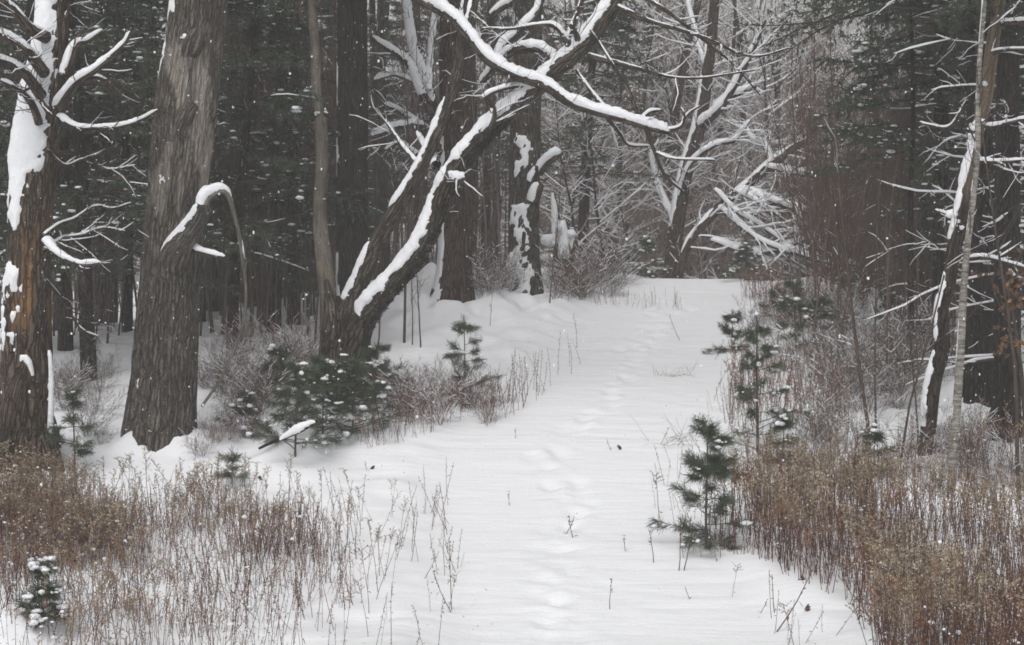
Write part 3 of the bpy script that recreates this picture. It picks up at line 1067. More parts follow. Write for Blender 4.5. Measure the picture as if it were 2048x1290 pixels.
# --- dark straight trunk with the long snowy bough ------------------
base = G(706, 700)
base[1] = 27.6
base[2] = gz(base[0], base[1])
Yd = base[1]
root = thing('straight_tree', base, 'dark straight trunk whose long snow lined bough sweeps across above the trail', 'tree')
w, s, b, bo = MB(), MB(), MB(), MB()
P, R = px_line([(706, 780, 76), (706, 700, 72), (706, 560, 66), (705, 400, 62), (705, 200, 60), (704, 0, 58), (704, -200, 54), (703, -600, 42)], Yd, 0.06)
tube(w, rel(P, base), R, 48, bark=0.06, bscale=11, seed=17)
shell(s, rel(P, base), R * 1.02, 36, [-0.9, -.1, .3], 0.93, 0.02, 0.9, 3, 5, 0.3)
w.build('trunk', M['dark'], root)
shade_crown = hemlock(77, 14.0, 0.02, 6.2, 90, 0.45, blobn=0, dead=0, lmax=3.4)  # crown above the frame, added to shade the middle of the trail
shade_crown[2].build('needles', M['needle'], root)
shade_crown[1].build('boughs', M['twig'], root)
P, R = px_line([(710, -150, 34, 0), (750, -80, 30, -.8), (800, -28, 26, -1.6), (850, 2, 24, -2.2), (900, 32, 24, -2.7), (940, 74, 22, -3.0), (975, 118, 21, -3.2), (1030, 150, 20, -3.4),
                (1090, 172, 20, -3.5), (1140, 206, 16, -3.6), (1190, 224, 14, -3.7), (1250, 240, 14, -3.8), (1300, 256, 12, -3.8), (1338, 265, 10, -3.8)], Yd, 0.03)
tube(bo, rel(P, base), R, 14, bark=0.06, seed=19)
shell(s, rel(P, base), R, 18, [0.08, -0.05, 1], 0.18, 0.11, 0.9, 6.5, 15, gaps=1.6)
for pts in [
    [(1325, 262, 9, -3.8), (1350, 258, 8, -3.8), (1364, 250, 7, -3.8), (1368, 230, 6, -3.8), (1360, 214, 4, -3.8)],
    [(1366, 240, 6, -3.8), (1378, 226, 5, -3.7), (1400, 212, 3, -3.7)],
    [(1212, 232, 9, -3.7), (1240, 268, 7, -3.6), (1258, 290, 5, -3.5), (1300, 292, 3, -3.4)],
    [(1290, 252, 10, -3.8), (1308, 300, 8, -3.7), (1330, 350, 6, -3.6), (1372, 388, 4, -3.5)],
    [(1280, 248, 9, -3.8), (1262, 190, 8, -3.8), (1232, 140, 7, -3.8), (1202, 92, 6, -3.7), (1180, 60, 4, -3.7)],
    [(1282, 240, 8, -3.8), (1300, 224, 7, -3.8), (1322, 220, 5, -3.8)],
    [(1212, 218, 8, -3.6), (1180, 180, 8, -3.5), (1152, 140, 6, -3.4)],
    [(1310, 305, 5, -3.7), (1350, 318, 4, -3.7), (1430, 320, 3, -3.6)],
]:
    P1, R1 = px_line(pts, Yd, 0.03)
    tube(bo, rel(P1, base), R1, 8, bark=0.03, seed=3)
    shell(s, rel(P1, base), R1, 10, [-0.15, -0.1, 1], 0.3, 0.03, 0.9, 6, pts[0][0] * .01)
fringe(b, s, rel(P[40:], base), R[40:], np.random.default_rng(8), 16, 0.4, (0.035, 0.028, 0.024), 2, 60, 0.2)
bo.build('bough', M['maple'], root)
b.build('twigs', M['twig'], root)
s.build('snow', M['snow'], root)

# --- the forked tree ------------------------------------------------
base = G(690, 765)
Ye = base[1]
root = thing('forked_tree', base, 'forked grey tree with two snow lined limbs arching over to the upper middle', 'tree')
w, s, b = MB(), MB(), MB()
P, R = px_line([(684, 830, 138), (686, 770, 112), (688, 720, 100), (690, 670, 94), (694, 630, 84), (698, 596, 56)], Ye, 0.04)
tube(w, rel(P, base), R, 64, bark=0.09, bscale=9, seed=51, lobes=flare)
Pz, Rz = px_line([(660, 690, 40, -.25), (664, 640, 34, -.3), (660, 600, 26, -.25), (652, 560, 10, -.2)], Ye, 0.04)
tube(w, rel(Pz, base), Rz, 18, bark=0.08, seed=53)
roots(w, base, 0.38, 6, 5)
w.build('trunk', M['maple'], root)
rr = np.random.default_rng(52)
spec = [
    ('limb', [(686, 690, 80, -.05), (700, 620, 62, -.1), (722, 560, 50, -.15), (752, 490, 44, -.2), (792, 420, 42, -.25), (828, 360, 38, -.3), (856, 305, 34, -.3),
              (884, 240, 34, -.3), (906, 180, 34, -.3), (922, 110, 28, -.2), (938, 50, 24, -.2), (952, -10, 22, -.1), (970, -120, 18, 0), (985, -300, 12, 0)], 0.05, [-0.8, 0.0, 0.6], 0.52),
    ('limb', [(700, 700, 84, -.1), (726, 640, 70, -.2), (764, 588, 62, -.3), (818, 530, 58, -.35), (856, 465, 56, -.4), (880, 400, 56, -.4), (908, 345, 58, -.45),
              (950, 290, 54, -.5), (1000, 238, 52, -.5), (1050, 196, 52, -.55), (1100, 150, 50, -.6), (1160, 95, 48, -.6), (1202, 45, 46, -.6), (1232, -10, 44, -.6), (1262, -110, 36, -.6), (1290, -300, 22, -.6)], 0.08, [-0.75, -0.1, 0.72], 0.30),
    ('branch', [(898, 348, 30, -.45), (918, 360, 22, -.6), (935, 353, 16, -.7)], 0.06, [0, -.2, 1], -.1),
    ('branch', [(958, 282, 22, -.5), (984, 246, 14, -.8), (986, 215, 12, -.8), (966, 192, 8, -.8)], 0.05, [-.6, -.2, .7], .1),
    ('branch', [(966, 195, 10, -.8), (990, 182, 10, -.8), (1030, 172, 9, -.7), (1060, 175, 8, -.6)], 0.045, [0, -.2, 1], -.1),
    ('branch', [(1148, 108, 22, -.6), (1130, 75, 14, -.7), (1110, 52, 12, -.7), (1075, 50, 8, -.7), (1020, 58, 5, -.7), (965, 56, 3, -.7)], 0.03, [-.1, -.2, 1], .0),
    ('branch', [(1158, 92, 18, -.6), (1152, 68, 11, -.8), (1140, 50, 8, -.9)], 0.02, [-.5, -.2, .8], .3),
    ('branch', [(1135, 78, 12, -.7), (1150, 40, 11, -.5), (1165, 0, 9, -.4), (1180, -40, 7, -.4)], 0.02, [-.5, -.2, .8], .3),
    ('branch', [(1120, 128, 24, -.5), (1080, 98, 22, -.1), (1040, 98, 20, .2), (1010, 112, 18, .4), (985, 140, 15, .6), (962, 165, 12, .8)], 0.085, [-.05, -.25, 1], -.1),
    ('branch', [(988, 140, 18, .5), (1005, 95, 18, .6), (1040, 60, 16, .8), (1070, 30, 15, .9), (1090, -20, 12, 1)], 0.07, [-.55, -.2, .8], .0),
    ('branch', [(962, 82, 16, .6), (985, 30, 15, .7), (1020, 5, 14, .9), (1060, -30, 11, 1.1)], 0.07, [-.3, -.2, 1], .0),
    ('branch', [(872, 330, 22, -.3), (850, 290, 14, .1), (838, 268, 10, .3), (832, 250, 7, .3)], 0.05, [-.5, -.2, .8], .1),
    ('branch', [(838, 330, 12, -.3), (812, 300, 9, 0), (790, 270, 7, .1), (770, 240, 5, .2)], 0.03, [-.2, -.2, 1], .1),
    ('branch', [(1225, 10, 16, -.6), (1300, 42, 9, -1), (1400, 72, 7, -1.3), (1500, 112, 5, -1.5), (1580, 96, 3, -1.6)], 0.008, [-.1, 0, 1], .5),
    ('branch', [(1178, 112, 14, -.6), (1260, 132, 8, -1), (1330, 152, 6, -1.3), (1400, 156, 5, -1.5), (1510, 140, 3, -1.7)], 0.006, [-.1, 0, 1], .5),
    ('branch', [(1246, -30, 14, -.6), (1330, 20, 8, -1), (1420, 90, 6, -1.2), (1470, 132, 4, -1.3), (1520, 190, 3, -1.4)], 0.006, [-.1, 0, 1], .5),
    ('branch', [(936, 60, 18, -.2), (926, 20, 12, .3), (940, -30, 8, .5)], 0.02, [-.7, -.2, .6], .2),
]
for nme, pts, sth, dr, thr in spec:
    P, R = px_line(pts, Ye, 0.035)
    lm = MB()
    big = pts[0][2] > 40
    if big:
        R = R * np.interp(np.arange(len(R)), [0, 18], [0.86, 0.74])
    tube(lm, rel(P, base), R, 40 if big else 14, bark=0.07 if big else 0.04, bscale=8, seed=rr.random() * 30)
    a0 = 16 if big else 0
    shell(s, rel(P[a0:], base), R[a0:] * 1.01, 44 if big else 16, dr, thr + (0 if big else .12), sth * (1 if big else .8), 1.25, 6.5, rr.random() * 20, gaps=4.5 if big else 2.5)
    fringe(b, s, rel(P, base), R, rr, 20 if big else 9, 0.6, (0.035, 0.029, 0.025), 2, 60, 0.35, 0.25, 0.008)
    lm.build(nme, M['maple'], root)
# dark crust of dead vines under the second limb
P, R = px_line(spec[1][1][1:9], Ye, 0.05)
R = R * 0.8
n = 900
ix = rr.integers(0, len(P), n)
a = rr.uniform(-1.0, 1.3, n)
off = np.stack([np.sin(a) * 0.75 + .25, -np.abs(np.cos(a)), -0.55 + rr.normal(0, .3, n)], -1)
cr = MB()
needles(cr, rel(P, base)[ix] + nrm(off) * R[ix][:, None], nrm(off + rr.normal(0, .5, (n, 3))), 0.05, 3, 0.022, 0.6, (0.022, 0.022, 0.017), rr, 0.02)
cr.build('lichen', M['needle'], root)
b.build('twigs', M['twig'], root)
s.build('snow', M['snow'], root)

# --- the two trunks behind the fork, and the jagged stump ----------
for px, py, pts, lab, mat, patches in [
    (908, 588, [(904, 650, 104), (906, 600, 92), (908, 565, 78), (910, 520, 68), (912, 420, 66), (912, 300, 64), (910, 150, 62), (908, 0, 58), (906, -200, 52), (905, -500, 40)],
     'brown trunk standing in the bank just right of the forked tree', 'brown', 0.95),
    (1046, 578, [(1042, 640, 104), (1044, 590, 90), (1046, 550, 74), (1047, 500, 64), (1048, 400, 62), (1050, 300, 62), (1053, 200, 58), (1056, 80, 56), (1058, -60, 52), (1060, -400, 40)],
     'trunk blotched with snow patches and short snow capped stubs at the bend', 'maple', 0.86)]:
    base = G(px, py)
    Y = base[1]
    root = thing('old_tree', base, lab, 'tree')
    w, s = MB(), MB()
    P, R = px_line(pts, Y, 0.06)
    tube(w, rel(P, base), R, 40, bark=0.06, seed=px, lobes=flare)
    w.build('trunk', M[mat], root)
    if patches < 0.9:
        j = int(len(P) * 0.42)
        shell(s, rel(P[:j], base), R[:j] * 1.02, 40, [-0.15, -0.95, 0.2], patches, 0.05, 2.2, 3.4, 7.7, 0.7)
        for pts2 in ([(1076, 345, 22, -.1), (1092, 325, 20, -.2), (1112, 310, 19, -.3), (1122, 302, 17, -.3)], [(1066, 402, 26, -.25), (1074, 380, 22, -.3), (1082, 368, 14, -.35)],
                     [(1062, 362, 20, -.25), (1070, 345, 14, -.3), (1072, 332, 8, -.35)]):
            P1, R1 = px_line(pts2, Y, 0.03)
            st = MB()
            tube(st, rel(P1, base), R1, 14, bark=0.08, seed=3)
            st.build('stub', M['old'], root)
            shell(s, rel(P1, base), R1 * 1.02, 16, [-.2, -.35, .9], 0.05, 0.07, 0.5, 6, 4)
    else:
        shell(s, rel(P, base), R * 1.02, 30, [-0.9, -0.3, 0.2], 0.95, 0.03, 0.9, 3, 7.7, 0.4)
        tw = MB()
        r2 = np.random.default_rng(19)
        for pts2 in ([(890, 262, 30, 0), (868, 212, 26, -.5), (846, 150, 25, -.7), (828, 90, 22, -.8), (818, 20, 19, -.9), (812, -60, 14, -1)], [(872, 238, 24, -.3), (846, 190, 19, -.8), (822, 132, 18, -1), (785, 102, 16, -1.2), (742, 74, 11, -1.4)],
                     [(892, 320, 18, 0), (850, 256, 14, -.5), (800, 252, 13, -.8), (742, 272, 10, -1)], [(846, 254, 12, -.5), (800, 222, 10, -.6), (768, 208, 7, -.7)], [(858, 180, 13, -.8), (862, 120, 12, -.6), (868, 60, 12, -.4), (876, 10, 10, -.3)],
                     [(838, 168, 10, -.8), (790, 150, 8, -1), (748, 160, 7, -1.1)], [(880, 330, 14, 0), (838, 310, 10, -.5), (800, 286, 8, -.6), (770, 300, 5, -.8)]):
            P1, R1 = px_line(pts2, Y, 0.04)
            lm = MB()
            tube(lm, rel(P1, base), R1, 14, bark=0.06, seed=3)
            lm.build('limb', M['maple'], root)
            shell(s, rel(P1, base), R1, 18, [-.35, -.5, .75], 0.05, 0.07, 0.8, 6, r2.random() * 9)
            fringe(tw, s, rel(P1, base), R1, r2, 9, 0.6, (0.04, 0.033, 0.028), 2, 55, 0.4, .2, .009)
        tw.build('twigs', M['twig'], root)
    s.build('snow', M['snow'], root)

base = G(1128, 560)
root = thing('jagged_stump', base, 'jagged broken stump draped in snow beside the snow blotched trunk', 'stump')
w, s = MB(), MB()
for pts in ([(1130, 600, 36), (1132, 540, 32), (1133, 500, 30), (1130, 470, 22), (1126, 440, 12)], [(1118, 560, 22, .1), (1116, 490, 20, .1), (1112, 430, 14, .1), (1106, 385, 5, .1)],
            [(1140, 530, 16, -.05), (1144, 490, 12, -.05), (1150, 465, 5, -.05)]):
    P, R = px_line(pts, base[1], 0.04)
    tube(w, rel(P, base), R, 18, bark=0.15, bscale=5, seed=pts[0][0], col=(0.35, 0, 0))
    shell(s, rel(P[len(P) // 2:], base), R[len(P) // 2:], 16, [-0.5, -.5, .7], 0.05, 0.07, 0.8, 4, 3)
blobs(s, [W(1100, 480, base[1]) - base, W(1094, 515, base[1]) - base, W(1118, 455, base[1] - .1) - base, W(1142, 468, base[1] - .1) - base], [.14, .16, .10, .09], rng, 0.9, True, 0.12)
w.build('trunk', M['ochre'], root)
s.build('snow', M['snow'], root)

# --- right side: leaning ochre trunk, slender birch, dark conifer trunks
base = G(1862, 905)
Yr = base[1]
root = thing('slanting_tree', base, 'slanting dead trunk, ochre above and black below, snow along its left side', 'tree')
w, s, b = MB(), MB(), MB()
P, R = px_line([(1840, 960, 36), (1850, 905, 34), (1858, 830, 33), (1868, 760, 30), (1884, 690, 31), (1884, 620, 27), (1900, 560, 26), (1908, 500, 28), (1924, 430, 32), (1934, 370, 28), (1950, 300, 30),
                (1958, 250, 34), (1972, 190, 36), (1984, 100, 35), (1998, 10, 34), (2012, -120, 30), (2030, -300, 24)], Yr, 0.045)
tube(w, rel(P, base), R, 32, bark=0.07, seed=61, bare=lambda N, p, s_: np.clip(np.clip((p[..., 2] - 3.1) * 1.6, 0, 1) + np.clip((fbm(p * np.array([4, 4, .8]) + 8, 2) - .56) * 8, 0, .8), 0, 1))
i0 = len(P) // 12
shell(s, rel(P[i0:int(len(P) * .55)], base), R[i0:int(len(P) * .55)] * 1.02, 28, [-0.95, -0.1, 0.3], 0.72, 0.045, 1.7, 4.2, 3, 0.6)
for q in ((1918, 440, .10), (1912, 455, .07), (1948, 250, .07), (1972, 168, .06), (1942, 272, .05)):
    c_ = W(q[0], q[1], Yr - .06) - base
    blobs(s, c_ + rng.normal(0, q[2] * .5, (7, 3)), rng.uniform(.25, .6, 7) * q[2], rng, 0.9, True, 0.25)
w.build('trunk', M['ochre'], root)
rr = np.random.default_rng(62)
for pts, sth in [
    ([(1994, 48, 14, 0), (2030, 44, 12, -.2), (2090, 36, 10, -.4)], .04), ([(1975, 108, 10, 0), (2010, 100, 8, -.2), (2075, 98, 6, -.4)], .03),
    ([(1966, 255, 12, 0), (2000, 250, 10, -.2), (2040, 240, 8, -.4), (2090, 228, 6, -.5)], .035), ([(1950, 322, 10, 0), (1990, 324, 9, -.2), (2060, 320, 7, -.3)], .04),
    ([(1936, 200, 8, 0), (1900, 252, 6, .2), (1860, 250, 5, .3), (1840, 244, 4, .4)], .02), ([(1925, 520, 10, 0), (1970, 515, 8, -.2), (2050, 535, 6, -.3)], .035),
    ([(1925, 440, 9, 0), (1900, 432, 7, .1), (1870, 420, 5, .2)], .03)]:
    P, R = px_line(pts, Yr, 0.03)
    lm = MB()
    tube(lm, rel(P, base), R, 8, bark=0.04, seed=2)
    shell(s, rel(P, base), R, 10, [-.1, -.1, 1], .2, sth * .8, .9, 6, rr.random() * 9)
    fringe(b, s, rel(P, base), R, rr, 6, 0.4, (0.05, 0.04, 0.034), 2, 50, 0.4)
    lm.build('limb', M['brown'], root)
b.build('twigs', M['twig'], root)
s.build('snow', M['snow'], root)

base = G(1902, 975)
root = thing('birch_tree', base, 'slender white birch stem standing before the slanting dead trunk', 'tree')
w, b, s = MB(), MB(), MB()
P, R = px_line([(1898, 1010, 22), (1902, 965, 20), (1908, 880, 18), (1916, 780, 17), (1922, 680, 16), (1926, 600, 15), (1934, 500, 13), (1946, 400, 12), (1954, 320, 11), (1956, 240, 11),
                (1958, 140, 10), (1964, 60, 9), (1970, -20, 9), (1980, -200, 7), (1990, -400, 5)], base[1], 0.05)
tube(w, rel(P, base), R, 14, bark=0.02, seed=71)
shell(s, rel(P, base), R * 1.03, 12, WIND, 0.85, 0.015, 0.9, 4, 6, .4)
fringe(b, s, rel(P, base), R, np.random.default_rng(5), 22, 0.7, (0.05, 0.038, 0.034), 2, 45, 0.2, 0.35)
w.build('trunk', M['birch'], root)
b.build('twigs', M['twig'], root)
s.build('snow', M['snow'], root)

rr = np.random.default_rng(81)
for px, py, wd, lab in [(1957, 795, 64, 'thick dark conifer trunk right behind the birch stem'), (2012, 862, 58, 'thick dark conifer trunk cut by the right edge'),
                        (2120, 840, 60, 'thick dark conifer trunk beyond the right edge'), (1880, 700, 34, 'dark conifer trunk half hidden behind the slanting dead trunk')]:
    base = G(px, py)
    Y = base[1]
    root = thing('dark_conifer', base, lab, 'tree')
    w, b, s = MB(), MB(), MB()
    P, R = px_line([(px, py + 60, wd * 1.15), (px, py, wd), (px + 2, py - 200, wd * .93), (px + 3, py - 500, wd * .84), (px + 4, py - 900, wd * .75), (px + 4, py - 1300, wd * .6)], Y, 0.08)
    tube(w, rel(P, base), R, 36, bark=0.06, bscale=10, seed=px)
    roots(w, base, R[3] , 6, px, 0.08, .2)
    w.build('trunk', M['dark'], root)
    nb = 40
    z = rr.uniform(0.9, 7, nb)
    a = rr.uniform(0, 6.28, nb)
    P1 = limbs(np.stack([0 * z, 0 * z, z], -1), np.stack([np.cos(a), np.sin(a), rr.normal(0, .1, nb)], -1), rr.uniform(0.6, 2.0, nb), 8, 0.09, -0.01, rr)
    R1 = taper(rr.uniform(0.008, 0.016, nb), 8, .3)
    tubes(b, P1, R1, 5, (0.05, 0.04, 0.034))
    snow_tubes(s, P1, R1, 0.014, rr, 0.45, 5)
    B, D, r, t = offshoots(P1, R1, 7, .2, 1, 50, rr)
    P2 = limbs(B, D, rr.uniform(.15, .6, len(B)), 5, .12, 0, rr)
    tubes(b, P2, taper(np.full(len(B), .0045), 5, .5), 3, (0.05, 0.04, 0.034))
    snow_tubes(s, P2, taper(np.full(len(B), .0045), 5, .5), .007, rr, .25, 3)
    shade_crown = hemlock(int(px), 13.0, 0.02, 5.2, 80, 0.42, blobn=0, dead=0, lmax=3.2)  # unseen live crown over each trunk, added to darken the trail snow
    shade_crown[2].build('needles', M['needle'], root)
    shade_crown[1].build('boughs', M['twig'], root)
    b.build('branches', M['twig'], root)
    s.build('snow', M['snow'], root)

# ================================================================== repeated trees
def parts_dec(t, mat='brown'):
    return [('trunk', t[0], M[mat]), ('branches', t[1], M['twig']), ('snow', t[2], M['snow'])]


def parts_hem(t):
    return [('trunk', t[0], M['dark']), ('branches', t[1], M['twig']), ('needles', t[2], M['needle']), ('snow', t[3], M['snow'])]


HEM = [Kind('hemlock_tree', parts_hem(hemlock(101, 9.5, 0.13, 1.7, 96, blobn=1.5, dead=6)), 'tree'),
       Kind('hemlock_tree', parts_hem(hemlock(102, 8.0, 0.10, 1.5, 90, 0.36, blobn=1.5, dead=6)), 'tree'),
       Kind('hemlock_tree', parts_hem(hemlock(103, 11.0, 0.15, 2.3, 96, 0.30, blobn=1.6, dead=6)), 'tree'),
       Kind('hemlock_tree', parts_hem(hemlock(105, 9.0, 0.06, 3.3, 80, 0.36, blobn=2.2, dead=4, lmax=1.7)), 'tree'),
       Kind('hemlock_tree', parts_hem(hemlock(104, 11.5, 0.15, 2.3, 90, 0.27, blobn=1.6, dead=26)), 'tree')]
DEC = [Kind('bare_tree', parts_dec(deciduous(201, 11, 0.14, 26, 0.10, 58, 0.34, snow=0.45, sh=0.016, tint=(0.23, 0.178, 0.155))), 'tree'),  # twig tints of these kinds lightened: open-sky light and haze painted in
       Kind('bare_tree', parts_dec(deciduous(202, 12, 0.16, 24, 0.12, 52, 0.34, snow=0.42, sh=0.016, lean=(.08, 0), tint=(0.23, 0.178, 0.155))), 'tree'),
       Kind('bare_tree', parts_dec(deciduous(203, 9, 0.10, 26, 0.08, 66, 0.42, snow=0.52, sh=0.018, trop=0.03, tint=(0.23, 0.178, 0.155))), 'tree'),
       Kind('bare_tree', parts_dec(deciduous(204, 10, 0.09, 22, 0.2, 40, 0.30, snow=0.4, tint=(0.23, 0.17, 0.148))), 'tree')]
def sap_parts(*a, **k):
    b_, s_ = sapling(*a, **k)
    return [('stem', b_, M['twig']), ('snow', s_, M['snow'])]


SAP = [Kind('sapling', sap_parts(300 + i, h, r, n1, t_, a, le, n2, sn, z0), 'sapling')
       for i, (h, r, n1, t_, a, le, n2, sn, z0) in enumerate([
           (4.6, 0.022, 14, (0.075, 0.058, 0.048), 30, 0.04, 3, 0.2, 0.35), (5.2, 0.028, 16, (0.085, 0.060, 0.048), 34, 0.05, 4, 0.2, 0.3),
           (3.4, 0.015, 12, (0.080, 0.056, 0.046), 32, 0.07, 3, 0.2, 0.3), (6.0, 0.034, 18, (0.070, 0.055, 0.046), 36, 0.03, 4, 0.3, 0.35)])]
RED = [Kind('thicket_sapling', sap_parts(320 + i, 5.2 - .4 * i, 0.020, 18, (0.105, 0.068, 0.056), 30, 0.07, 7, 0.12, 0.12, st), 'sapling')
       for i, st in enumerate((2, 3, 1, 4))]
TRK = []
for i, (r0, mt) in enumerate(((0.10, 'brown'), (0.13, 'pine'), (0.075, 'brown'))):
    rr = np.random.default_rng(350 + i)
    w, b, s = MB(), MB(), MB()
    tr = limbs([[0, 0, -.3]], [[rr.normal(0, .02), 0, 1]], [9.5], 12, 0.02, 0.03, rr)
    L = smooth_line(np.concatenate([tr[0], taper([r0], 12, .5)[0][:, None]], 1), .2)
    tube(w, L[:, :3], L[:, 3], 16, bark=.06, seed=i)
    z = rr.uniform(.8, 8, 26)
    a = rr.uniform(0, 6.28, 26)
    P1 = limbs(np.stack([0 * z, 0 * z, z], -1), np.stack([np.cos(a), np.sin(a), 0 * z], -1), rr.uniform(.4, 1.5, 26), 6, .1, -.01, rr)
    R1 = taper(np.full(26, .010), 6, .3)
    tubes(b, P1, R1, 4, (0.06, 0.047, 0.04))
    snow_tubes(s, P1, R1, .009, rr, .15, 4)
    B, D, r, t = offshoots(P1, R1, 6, .2, 1, 50, rr)
    tubes(b, limbs(B, D, rr.uniform(.15, .5, len(B)), 4, .12, 0, rr), taper(np.full(len(B), .004), 4, .5), 3, (0.06, 0.047, 0.04))
    TRK.append(Kind('shade_tree', [('trunk', w, M[mt]), ('branches', b, M['twig']), ('snow', s, M['snow'])], 'tree'))

rs = np.random.default_rng(77)


def spot(px, Y):
    x = (px - CX) / F * Y
    return (x, Y, gz(x, Y) - 0.02)


for px, Y, k, sc_, HL in [(180, 25.8, 0, 1.0, 'dark green hemlock filling the gap between the leaning tree and the broad trunk'), (255, 30, 1, 1.05, 'hemlock close behind the left side of the broad trunk'),
                          (120, 31.5, 2, 1.0, 'hemlock just right of the leaning tree top'), (30, 28.5, 0, 1.1, 'hemlock behind the leaning tree at the left edge'),
                          (-60, 26.5, 1, 1.1, 'hemlock beyond the left edge'), (205, 34, 2, 1.05, 'farther hemlock seen through the gap left of the broad trunk')]:
    HEM[k].put(spot(px, Y), HL, 'hemlocks behind the broad trunk', rs.uniform(0, 6.28), sc_)
for px, Y, k, sc_, HL in [(462, 27.8, 1, 1.05, 'hemlock with low dark boughs right beside the broad trunk'), (505, 32, 0, 1.0, 'hemlock midway between the broad trunk and the pale pole'),
                          (415, 34, 2, 1.0, 'farther hemlock peeping past the right side of the broad trunk'), (575, 36.5, 2, 1.05, 'farther hemlock behind the pair of brown trunks')]:
    HEM[k].put(spot(px, Y), HL, 'hemlocks in the shade by the pale pole', rs.uniform(0, 6.28), sc_)
for px, Y, k, sc_, HL in [(760, 43, 2, 1.0, 'deep hemlock just right of the dark straight trunk'), (850, 46, 0, 1.1, 'deep hemlock between the two limbs of the fork'),
                          (970, 45, 2, 1.1, 'deep hemlock left of the snow blotched trunk'), (640, 44, 0, 1.1, 'deep hemlock behind the pale pole')]:
    HEM[k].put(spot(px, Y), HL, 'hemlocks behind the forked tree', rs.uniform(0, 6.28), sc_)
for px, Y, k, sc_, lab in [(1165, 41, 4, 1.0, 'tall hemlock with hanging boughs under the tip of the long snowy bough'), (1822, 26.3, 3, 1.0, 'hemlock with snow tipped boughs hanging in at the upper right'),
                           (1960, 31, 2, 1.0, 'hemlock filling the gap behind the birch stem'), (2080, 27, 0, 1.1, 'hemlock beyond the right edge behind the dark conifer trunks'),
                           (2060, 35, 2, 1.1, 'farther hemlock behind the conifer trunks at the right edge'), (1895, 38, 1, 1.2, 'farther hemlock behind the slanting dead trunk')]:
    HEM[k].put(spot(px, Y), lab, None, rs.uniform(0, 6.28), sc_)

# straight trunks in the left woods
for px, Y, k, sc_, lab in [(548, 29.3, 1, 1.0, 'straight brown trunk left of a matching pair in the shaded wood'), (588, 29.6, 0, 1.15, 'straight brown trunk, right one of the pair in the shaded wood'),
                           (405, 30.5, 2, 1.0, 'thin shaded trunk just right of the broad grey trunk'), (432, 31.5, 2, 1.1, 'second thin shaded trunk right of the broad grey trunk'),
                           (222, 33, 1, .9, 'dark trunk in the gap left of the broad grey trunk'), (130, 28.0, 1, 1.0, 'dark slanting trunk just behind the leaning dead tree'),
                           (770, 39, 1, 1.0, 'dark far trunk between the straight trunk and the fork limb'), (830, 42, 0, 1.2, 'far trunk behind the lower fork limb'),
                           (945, 38.5, 0, 1.1, 'trunk close behind the brown trunk in the bank'), (990, 44, 1, 1.0, 'far dark trunk left of the snow blotched trunk')]:
    TRK[k].put(spot(px, Y), lab, None, rs.uniform(0, 6.28), sc_, (0, rs.normal(0, .015)))
for i in range(24):
    TRK[rs.integers(3)].put(spot(rs.uniform(-150, 900), rs.uniform(37, 56)), 'bare straight trunk deep in the dark left woods', 'trunks deep in the left woods', rs.uniform(0, 6.28), rs.uniform(.8, 1.4), (0, rs.normal(0, .03)))
for i in range(26):
    TRK[rs.integers(3)].put(spot(rs.uniform(1790, 2300), rs.uniform(33, 52)), 'bare straight trunk deep in the dark right woods', 'trunks deep in the right woods', rs.uniform(0, 6.28), rs.uniform(.8, 1.3), (0, rs.normal(0, .03)))

HZR = [Kind('hazy_sapling', sap_parts(340 + i, 4.6 - .4 * i, 0.020, 18, (0.27, 0.20, 0.175), 36, 0.10, 8, 0.15, 0.10, st), 'sapling') for i, st in enumerate((2, 3, 4))]  # paler twig tint than the thicket, painting in the brighter sky beyond the crest

POL = [Kind('pole_sapling', sap_parts(370 + i, 6.8, r_, 12, (0.125, 0.090, 0.077), 24, 0.03, 3, 0.1, 0.40), 'sapling') for i, r_ in enumerate((0.026, 0.034, 0.020))]
for i in range(110):
    POL[rs.integers(3)].put(spot(rs.uniform(385, 700), rs.uniform(28.2, 37)), 'straight thin pole sapling in the dense stand left of the fork', 'pole saplings left of the fork', rs.uniform(0, 6.28), rs.uniform(.75, 1.15), (rs.normal(0, .03), rs.normal(.01, .03)))
for i in range(22):
    POL[rs.integers(3)].put(spot(rs.uniform(60, 300), rs.uniform(28.5, 40)), 'straight thin pole sapling in the gap left of the broad trunk', 'pole saplings left of the broad trunk', rs.uniform(0, 6.28), rs.uniform(.75, 1.1), (rs.normal(0, .03), rs.normal(.01, .03)))
for i in range(60):
    POL[rs.integers(3)].put(spot(rs.uniform(700, 1010), rs.uniform(38, 50)), 'straight thin pole sapling deep behind the bank', 'pole saplings behind the bank', rs.uniform(0, 6.28), rs.uniform(.9, 1.4), (rs.normal(0, .03), rs.normal(.01, .03)))

# saplings
for i in range(90):
    px = rs.uniform(395, 690)
    SAP[rs.integers(4)].put(spot(px, rs.uniform(28.3, 40)), 'thin bare sapling in the thicket between the broad trunk and the fork', 'saplings left of the fork', rs.uniform(0, 6.28), rs.uniform(.7, 1.1), (rs.normal(0, .04), rs.normal(0, .04)))
for i in range(36):
    px = rs.uniform(90, 300)
    SAP[rs.integers(4)].put(spot(px, rs.uniform(28, 40)), 'thin bare sapling in the dim gap left of the broad trunk', 'saplings left of the broad trunk', rs.uniform(0, 6.28), rs.uniform(.7, 1.1), (rs.normal(0, .04), rs.normal(0, .04)))
for i in range(44):
    SAP[rs.integers(4)].put(spot(rs.uniform(700, 1010), rs.uniform(36.5, 47)), 'thin bare sapling behind the bank right of the fork', 'saplings behind the bank', rs.uniform(0, 6.28), rs.uniform(.7, 1.1), (rs.normal(0, .05), rs.normal(0, .05)))
